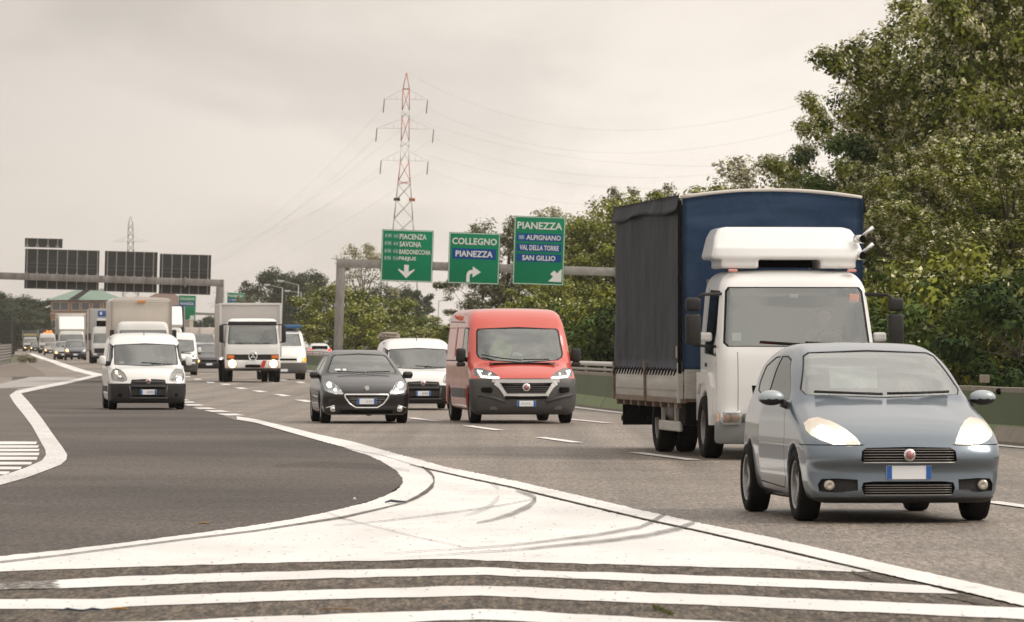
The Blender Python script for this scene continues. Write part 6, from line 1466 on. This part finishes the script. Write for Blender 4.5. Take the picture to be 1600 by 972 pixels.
def building(px0, px1, py_eave, dist, depth, label, wall, roofm, ridge_px, wins, wrows, band=None):
    s = FPX/dist; W_ = (px1-px0)/s; g0 = gz(dist); H_ = CAM_H+(HZ-py_eave)/s-g0
    root = empty('apartment_house', ((px0-800)/s, dist, g0)); tag(root, label, 'building')
    b = MB(); b.box((W_/2, depth/2, H_/2), (W_, depth, H_)); b.build('wall', wall, root)
    rf = hip_roof(root, 0, W_, 0, depth, H_+.01, CAM_H+(HZ-ridge_px)/s-g0, roofm)
    b = MB(); b.box((W_*.7, depth*.5, H_+1.3), (.7, .7, 1.6)); b.build('chimney', CRM, rf)
    for z in wrows:
        if band: 
            b = MB(); b.box((W_/2, -.04, z-1.25), (W_+.1, .12, .25)); b.build('string_course', CRM, root)
        for u in wins:
            b = MB(); b.box((W_*u, -.03, z), (1.5, .1, 1.5)); f_ = b.build('window', CRM, root)
            b = MB(); b.box((W_*u, -.09, z), (1.25, .04, 1.25)); b.build('pane', WIN, f_)
            b = MB(); b.box((W_*u, -.12, z-.82), (1.7, .12, .1)); b.build('sill', CRM, f_)
    return root
B1 = building(79, 188, 469, 900, 11, 'salmon house with a pale green hipped roof behind the trucks at left', BRK, GRF, 452, (.08, .2, .36, .5, .66, .82, .94), (7.9, 4.8, 1.8), True)
b = MB(); b.prism([(3.0, 0), (6.4, 2.15), (7.4, 2.0), (4.6, 0)], -.9, -.6); o = b.build('roof_wing', mat('dark_slate_roof', (.06, .06, .065), .7), B1); o.location = (0, .35, CAM_H+(HZ-469)/(FPX/900)-gz(900))
building(212, 296, 478, 1000, 12, 'low house with a brown hipped roof behind the cream canopied truck', mat('beige_render', (.38, .33, .28), .85), BRF, 458, (.15, .4, .65, .88), (6.6, 3.4))
# ------------------------------------------------------------------ trees
BARK = mat('bark', (.085, .068, .052), .95, noise=(6, .6, (.05, .04, .03)))
LEAVES = {
 'acacia': mat('acacia_leaf', (.024, .042, .006), .6, island=(.230, .245, .040), spec=.12),  # dark base and yellow-green island colour stand in for crown shade and highlights
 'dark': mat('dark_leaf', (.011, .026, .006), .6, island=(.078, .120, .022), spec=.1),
 'bright': mat('bright_leaf', (.040, .066, .009), .6, island=(.245, .260, .036), spec=.12),
 'willow': mat('grey_green_leaf', (.070, .080, .040), .6, island=(.170, .168, .095), spec=.12),
 'far': mat('far_leaf', (.018, .028, .014), .7, island=(.070, .090, .042), spec=.2),
 'sparse': mat('tan_leaf', (.16, .15, .08), .6, island=(.32, .29, .19), spec=.3)}
BLO = mat('cream_blossom', (.38, .37, .19), .7, island=(.74, .71, .48), spec=.1)
def leaf_arrays(rng, C, R, n_per, size, droop=.35, aspect=.55, tone0=None, flat=.65):
    """leaf faces round clump centres C with radii R"""
    n = len(C)*n_per; ci = np.repeat(np.arange(len(C)), n_per)
    d = rng.normal(0, 1, (n, 3)); d /= np.linalg.norm(d, axis=1)[:, None]; rad = R[ci]*(rng.random(n)**.42)
    P = C[ci]+d*rad[:, None]*np.array([1, 1, flat]); P[:, 2] -= droop*R[ci]*rng.random(n)**2
    a = rng.normal(0, 1, (n, 3)); a[:, 2] -= .3; a /= np.linalg.norm(a, axis=1)[:, None]
    nrm = d*1.0+rng.normal(0, .38, (n, 3))+np.array([0, 0, .55]); nrm /= np.linalg.norm(nrm, axis=1)[:, None]; a -= nrm*(a*nrm).sum(1)[:, None]; a /= np.linalg.norm(a, axis=1)[:, None]+1e-9; b_ = np.cross(nrm, a); b_ /= np.linalg.norm(b_, axis=1)[:, None]+1e-9
    L = size*(.6+.8*rng.random(n))[:, None]; W_ = L*aspect
    V = np.empty((n, 4, 3)); V[:, 0] = P-a*L*.5; V[:, 1] = P+b_*W_*.5+a*L*.05; V[:, 2] = P+a*L*.5; V[:, 3] = P-b_*W_*.5+a*L*.05
    tc_ = rng.random(len(C))*.6 if tone0 is None else tone0; tone = np.clip(tc_[ci]*1.35+rng.random(n)**2*.75-.12, 0, 1)  # random leaf variation, widened so crown shade and highlights sit in the colour
    return V.reshape(-1, 3), np.arange(n*4).reshape(-1, 4), np.repeat(tone, 4)
def tree_proto(seed, h, r, low, n_clump, n_per, leaf, kind, blossom=0, trunk_r=.2, lean=(0, 0), clr=(.5, 1.0), shape='round', sprays=0, loose=.0):
    rng = np.random.default_rng(seed); C = []
    cz = (h+low)/2; hz_ = (h-low)/2
    while len(C) < n_clump:
        p = rng.uniform(-1, 1, 3); q_ = np.linalg.norm(p*np.array([1, 1, 1]))
        if q_ > 1 or rng.random() > q_**1.3+.12: continue
        lump = 1+.22*math.sin(3*math.atan2(p[1], p[0])+seed)+.15*math.sin(5*p[2]+seed*2)
        w_ = 1.0 if shape == 'round' else (1-.45*p[2] if shape == 'cone' else 1+.25*p[2])
        C.append((p[0]*r*lump*w_, p[1]*r*lump*w_, cz+p[2]*hz_))
    C = np.array(C); rr = np.linspace(clr[0], clr[1], n_clump); rng.shuffle(rr); R = rr
    if sprays:
        S_ = []; 
        for _ in range(sprays):
            a = rng.uniform(0, 2*PI); e = rng.uniform(-.3, .9); dist_ = r*(1.0+rng.uniform(0, .35))
            for t in np.linspace(.78, 1.0, 4): S_.append((math.cos(a)*math.cos(e)*dist_*t, math.sin(a)*math.cos(e)*dist_*t, cz+math.sin(e)*hz_*1.12*t))
        S_ = np.array(S_); C2 = np.vstack([C, S_]); R = np.concatenate([R, np.full(len(S_), clr[0]*.95)]); C = C2
    V, Q, T = leaf_arrays(rng, C, R, n_per, leaf)
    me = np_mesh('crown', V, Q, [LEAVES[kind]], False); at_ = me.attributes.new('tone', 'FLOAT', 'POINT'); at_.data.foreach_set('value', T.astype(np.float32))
    parts = [('crown', me)]
    if blossom:
        sel = np.argsort(-(np.linalg.norm((C-np.array([0, 0, cz]))/np.array([r, r, hz_]), axis=1)))[:int(len(C)*.85)]; sub, sr = [], []
        for i_ in sel:
            for _ in range(10):
                d_ = rng.normal(0, 1, 3); d_ /= np.linalg.norm(d_); sub.append(C[i_]+d_*R[i_]*np.array([1, 1, .65])*.98); sr.append(.11+.10*rng.random())
        V, Q, T = leaf_arrays(rng, np.array(sub), np.array(sr), max(2, blossom//10), leaf*.62, droop=1.2, aspect=.7)
        mb = np_mesh('blossom', V, Q, [BLO], False); at_ = mb.attributes.new('tone', 'FLOAT', 'POINT'); at_.data.foreach_set('value', T.astype(np.float32)); parts.append(('blossom', mb))
    b = MB(); top = Vector((lean[0], lean[1], h*.72)); n = 7; tp = [Vector((lean[0]*t*t+.12*math.sin(4*t+seed), lean[1]*t*t+.1*math.cos(5*t), h*.78*t)) for t in np.linspace(0, 1, n)]
    b.tube(tp, [trunk_r*(1-.8*t) for t in np.linspace(0, 1, n)], 8)
    o = b.build('trunk', BARK); parts.append(('trunk', o.data)); bpy.data.objects.remove(o)
    b = MB(); pick = rng.choice(len(C), min(26, len(C)), replace=False)
    for i in pick:
        c_ = Vector(C[i]); t = min(.95, max(.15, (c_.z/h)*.75)); s_ = tp[int(t*(n-1))]; m_ = s_.lerp(c_, .5)+Vector((0, 0, -.25)); b.tube([s_, m_, c_], [trunk_r*.38, trunk_r*.2, trunk_r*.05], 5)
    o = b.build('branch', BARK); o.data.name = 'limbs'; parts.append(('limbs', o.data)); bpy.data.objects.remove(o)
    return parts
def plant(parts, px, dist, label, cat='tree', sc=(1, 1, 1), rz=0.0, group='trees behind the median', name='tree', dz=0.0):
    root = empty(name, ((px-800)*dist/FPX, dist, gz(dist)-.05+dz), rz); root.scale = sc if isinstance(sc, tuple) else (sc, sc, sc); tag(root, label, cat, group)
    for n_, me in parts:
        o = link(n_, me, root)
        if n_ in ('limbs',): o['kind'] = 'stuff'
    return root
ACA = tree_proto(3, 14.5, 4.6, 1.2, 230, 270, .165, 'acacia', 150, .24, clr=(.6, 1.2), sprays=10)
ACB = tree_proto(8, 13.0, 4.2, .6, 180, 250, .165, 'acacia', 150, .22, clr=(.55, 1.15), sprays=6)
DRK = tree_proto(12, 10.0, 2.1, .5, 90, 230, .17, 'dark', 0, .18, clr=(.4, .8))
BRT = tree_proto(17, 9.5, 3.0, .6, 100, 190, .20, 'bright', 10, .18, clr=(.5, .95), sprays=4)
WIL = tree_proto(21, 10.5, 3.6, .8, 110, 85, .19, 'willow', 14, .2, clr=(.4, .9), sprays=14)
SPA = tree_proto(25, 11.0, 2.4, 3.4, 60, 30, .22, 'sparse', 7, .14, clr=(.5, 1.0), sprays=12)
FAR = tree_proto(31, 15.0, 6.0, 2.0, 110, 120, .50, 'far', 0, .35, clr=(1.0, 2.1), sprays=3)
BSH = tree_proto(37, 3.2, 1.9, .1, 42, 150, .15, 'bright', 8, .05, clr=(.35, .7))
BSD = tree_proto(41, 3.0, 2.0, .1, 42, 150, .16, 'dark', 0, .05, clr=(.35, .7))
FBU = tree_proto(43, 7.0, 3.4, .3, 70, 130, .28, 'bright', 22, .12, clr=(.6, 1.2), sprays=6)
GA = 'flowering acacias behind the median'
plant(ACA, 1552, 166, 'big flowering acacia whose top runs out of the picture, right of the canopy truck', sc=(1.0, 1.0, 1.02), rz=.4, group=GA)
plant(ACB, 1625, 152, 'flowering acacia cut off by the right edge of the picture', sc=(1.05, 1.05, 1.18), rz=2.0, group=GA)
plant(ACA, 1378, 200, 'flowering acacia with outflung branches over the canopy truck, nearest the open sky', sc=(.80, .80, .84), rz=3.6, group=GA)
plant(ACB, 1560, 186, 'flowering acacia standing behind the two biggest ones', sc=(1, 1, 1.15), rz=5.0, group=GA)
plant(ACB, 1450, 150, 'low spreading acacia with cream blossom, right behind the truck mirror', sc=(.72, .72, .60), rz=1.0, group=GA)
plant(ACA, 1585, 142, 'low acacia with cream blossom above the end of the green barrier', sc=(.72, .72, .52), rz=4.0, group=GA)
plant(DRK, 1332, 188, 'dark green leafy tree under the outflung acacia branches', sc=(1.05, 1.05, .98), rz=.5)
plant(DRK, 1390, 205, 'dark green leafy tree between the acacias and the truck canopy', sc=(1.2, 1.2, 1.0), rz=2.5)
plant(BRT, 1160, 232, 'bright green tree topping out over the middle of the canopy roof', sc=(1.25, 1.25, .96), rz=.3)
plant(BRT, 1095, 262, 'bright green tree topping out over the left end of the canopy roof', sc=(1.15, 1.1, 1.0), rz=1.7)
plant(SPA, 1200, 225, 'sparse tan leaved tree showing above the canopy roof', sc=(1.0, 1.0, .93), rz=1.2)
plant(WIL, 1020, 330, 'grey-green tree above the left corner of the truck canopy', sc=(1.1, 1.1, 1.18), rz=2.2)
plant(BRT, 945, 325, 'bright green bushy tree left of the truck canopy', sc=(1.3, 1.3, 1.12), rz=2.9)
plant(BRT, 1005, 318, 'bright green tree partly behind the truck canopy', sc=(1.3, 1.3, 1.2), rz=4.4)
plant(DRK, 905, 335, 'dark green tree right of the tallest green sign', sc=(1.5, 1.4, 1.0), rz=3.0)
plant(SPA, 890, 350, 'pale flowering tree showing over the tallest green sign', sc=(1.2, 1.2, 1.02), rz=.9)
plant(WIL, 796, 345, 'grey-green willowy tree behind the COLLEGNO sign', sc=(1.05, 1.05, 1.0), rz=0)
plant(WIL, 858, 340, 'grey-green willowy tree behind the tallest green sign', sc=(1.0, 1.0, 1.0), rz=3.3)
plant(BRT, 862, 310, 'mid green tree under the tallest green sign', sc=(.9, .9, .62), rz=5.1)
plant(WIL, 755, 350, 'grey-green low tree behind the red van roof', sc=(.7, .7, .66), rz=5.1)
plant(SPA, 566, 455, 'thin sparse tree rising over the gantry beam', sc=(1.05, 1.05, .97), rz=.2)
plant(FBU, 520, 430, 'yellow-green bushy acacia left of the gantry post', sc=(1.0, 1.0, .98), rz=1.0)
plant(FBU, 600, 440, 'yellow-green bushy acacia right of the gantry post', sc=(1.05, 1.05, .82), rz=3.0)
plant(FBU, 557, 400, 'low yellow-green bushy acacia under the thin sparse tree', sc=(.9, .9, .66), rz=4.0)
plant(FBU, 660, 400, 'low green bushes under the pylon legs', sc=(.9, .9, .42), rz=5.0)
plant(FBU, 705, 380, 'low bright bush left of the red van', sc=(.8, .8, .44), rz=.7)
plant(FBU, 640, 470, 'yellow-green bush between the gantry post and the pylon legs', sc=(.9, .9, .62), rz=2.0)
plant(FAR, 430, 900, 'big dark tree behind the street lamps, left half of the clump', sc=(.95, .95, .98), rz=1.0, group='distant dark trees')
plant(FAR, 485, 920, 'big dark tree behind the street lamps, right half of the clump', sc=(.95, .95, .97), rz=4.0, group='distant dark trees')
plant(FAR, 458, 880, 'dark tree in the middle of the clump behind the street lamps', sc=(.7, .7, .9), rz=2.2, group='distant dark trees')
plant(FAR, 635, 760, 'distant dark tree seen between the pylon legs', sc=(.62, .62, .66), rz=0, group='distant dark trees')
plant(FAR, 600, 780, 'distant dark tree behind the lower edge of the first green sign', sc=(.6, .6, .70), rz=2, group='distant dark trees')
plant(WIL, 390, 820, 'grey spindly tree just right of the far PIANEZZA sign', sc=(.75, .75, .92), rz=2.2, group='distant dark trees')
for i, (px, d_, sx, sz) in enumerate(((10, 930, 1.05, .68), (42, 960, .9, .70), (-22, 900, 1.0, .74), (70, 990, .8, .56), (24, 880, .8, .52), (60, 900, .5, .45))):
    plant(FAR, px, d_, ['dark tree at the very left edge of the picture', 'dark tree in the left tree belt, tallest by the house', 'dark tree half cut off by the left edge', 'dark tree touching the salmon house', 'dark low tree in front of the left tree belt', 'small dark tree below the house corner'][i], sc=(sx, sx, sz), rz=i*1.3, group='dark tree belt at the left')
plant(FAR, 330, 1100, 'distant dark tree behind the far portal gantry', sc=(.7, .7, .50), rz=3.0, group='distant dark trees')
plant(FAR, 292, 1150, 'distant dark tree left of the far portal gantry', sc=(.6, .6, .42), rz=1.0, group='distant dark trees')
# low shrubs along the verge
shr = [(1600, 118), (1560, 122), (1520, 126), (1470, 130), (1430, 135), (1385, 140), (1340, 150), (1290, 160), (1230, 168), (1160, 180), (1100, 190), (1040, 200), (990, 200), (945, 205), (905, 212), (870, 225), (835, 240), (800, 262), (765, 282)]
wds = ['at the right edge', 'right of the far wing mirror', 'above the wing mirror', 'over the silver-blue roof', 'behind the truck mirror', 'right of the truck cab', 'hidden by the truck cab', 'behind the cab', 'behind the canopy front', 'behind the canopy middle', 'behind the canopy side', 'behind the canopy rear', 'just right of the rear of the truck', 'left of the truck rear', 'halfway between red van and truck', 'right of the red van mirror', 'behind the red van mirror', 'behind the red van', 'left of the red van']
for i, ((px, d_), w_) in enumerate(zip(shr, wds)):
    x = medx(d_)+16.5; pxx = 800+x*FPX/d_
    px2 = px if abs(px-pxx) < 250 else px
    plant(BSD if i % 3 != 1 else BSH, px2, max(d_, 118), f'verge shrub {w_}', 'shrub', sc=(1.2, 1.2, 1.1+.25*math.sin(i*2.1)), rz=i*1.1, group='shrubs along the verge', name='shrub')
# dry grass tuft by the end of the left guard rail
V, Q, T = leaf_arrays(np.random.default_rng(5), np.array([(0, 0, .45), (.3, .2, .3), (-.3, 0, .3), (.6, .1, .25)]), np.array([.5, .4, .4, .3]), 90, .38, aspect=.12)
me = np_mesh('grass_tuft', V, Q, [LEAVES['sparse']], False); at_ = me.attributes.new('tone', 'FLOAT', 'POINT'); at_.data.foreach_set('value', T.astype(np.float32))
o = link('grass_tuft', me); gx, gy = G(40, 567); o.location = (gx, gy, gz(gy)); tag(o, 'dry grass tuft at the end of the left crash barrier', 'plant')
# ------------------------------------------------------------------ air
hz = MB(); hz.box((0, 900, 30), (1400, 2600, 63)); hz = hz.build('haze', (lambda m: m)(bpy.data.materials.new('thin_haze')))
m = hz.data.materials[0]; m.use_nodes = True; t = m.node_tree
for n in list(t.nodes): t.nodes.remove(n)
o_ = t.nodes.new('ShaderNodeOutputMaterial'); pv = t.nodes.new('ShaderNodeVolumePrincipled'); pv.inputs['Color'].default_value = (.93, .87, .80, 1); pv.inputs['Density'].default_value = .00010; pv.inputs['Anisotropy'].default_value = .0
t.links.new(pv.outputs[0], o_.inputs['Volume']); tag(hz, kind='stuff')
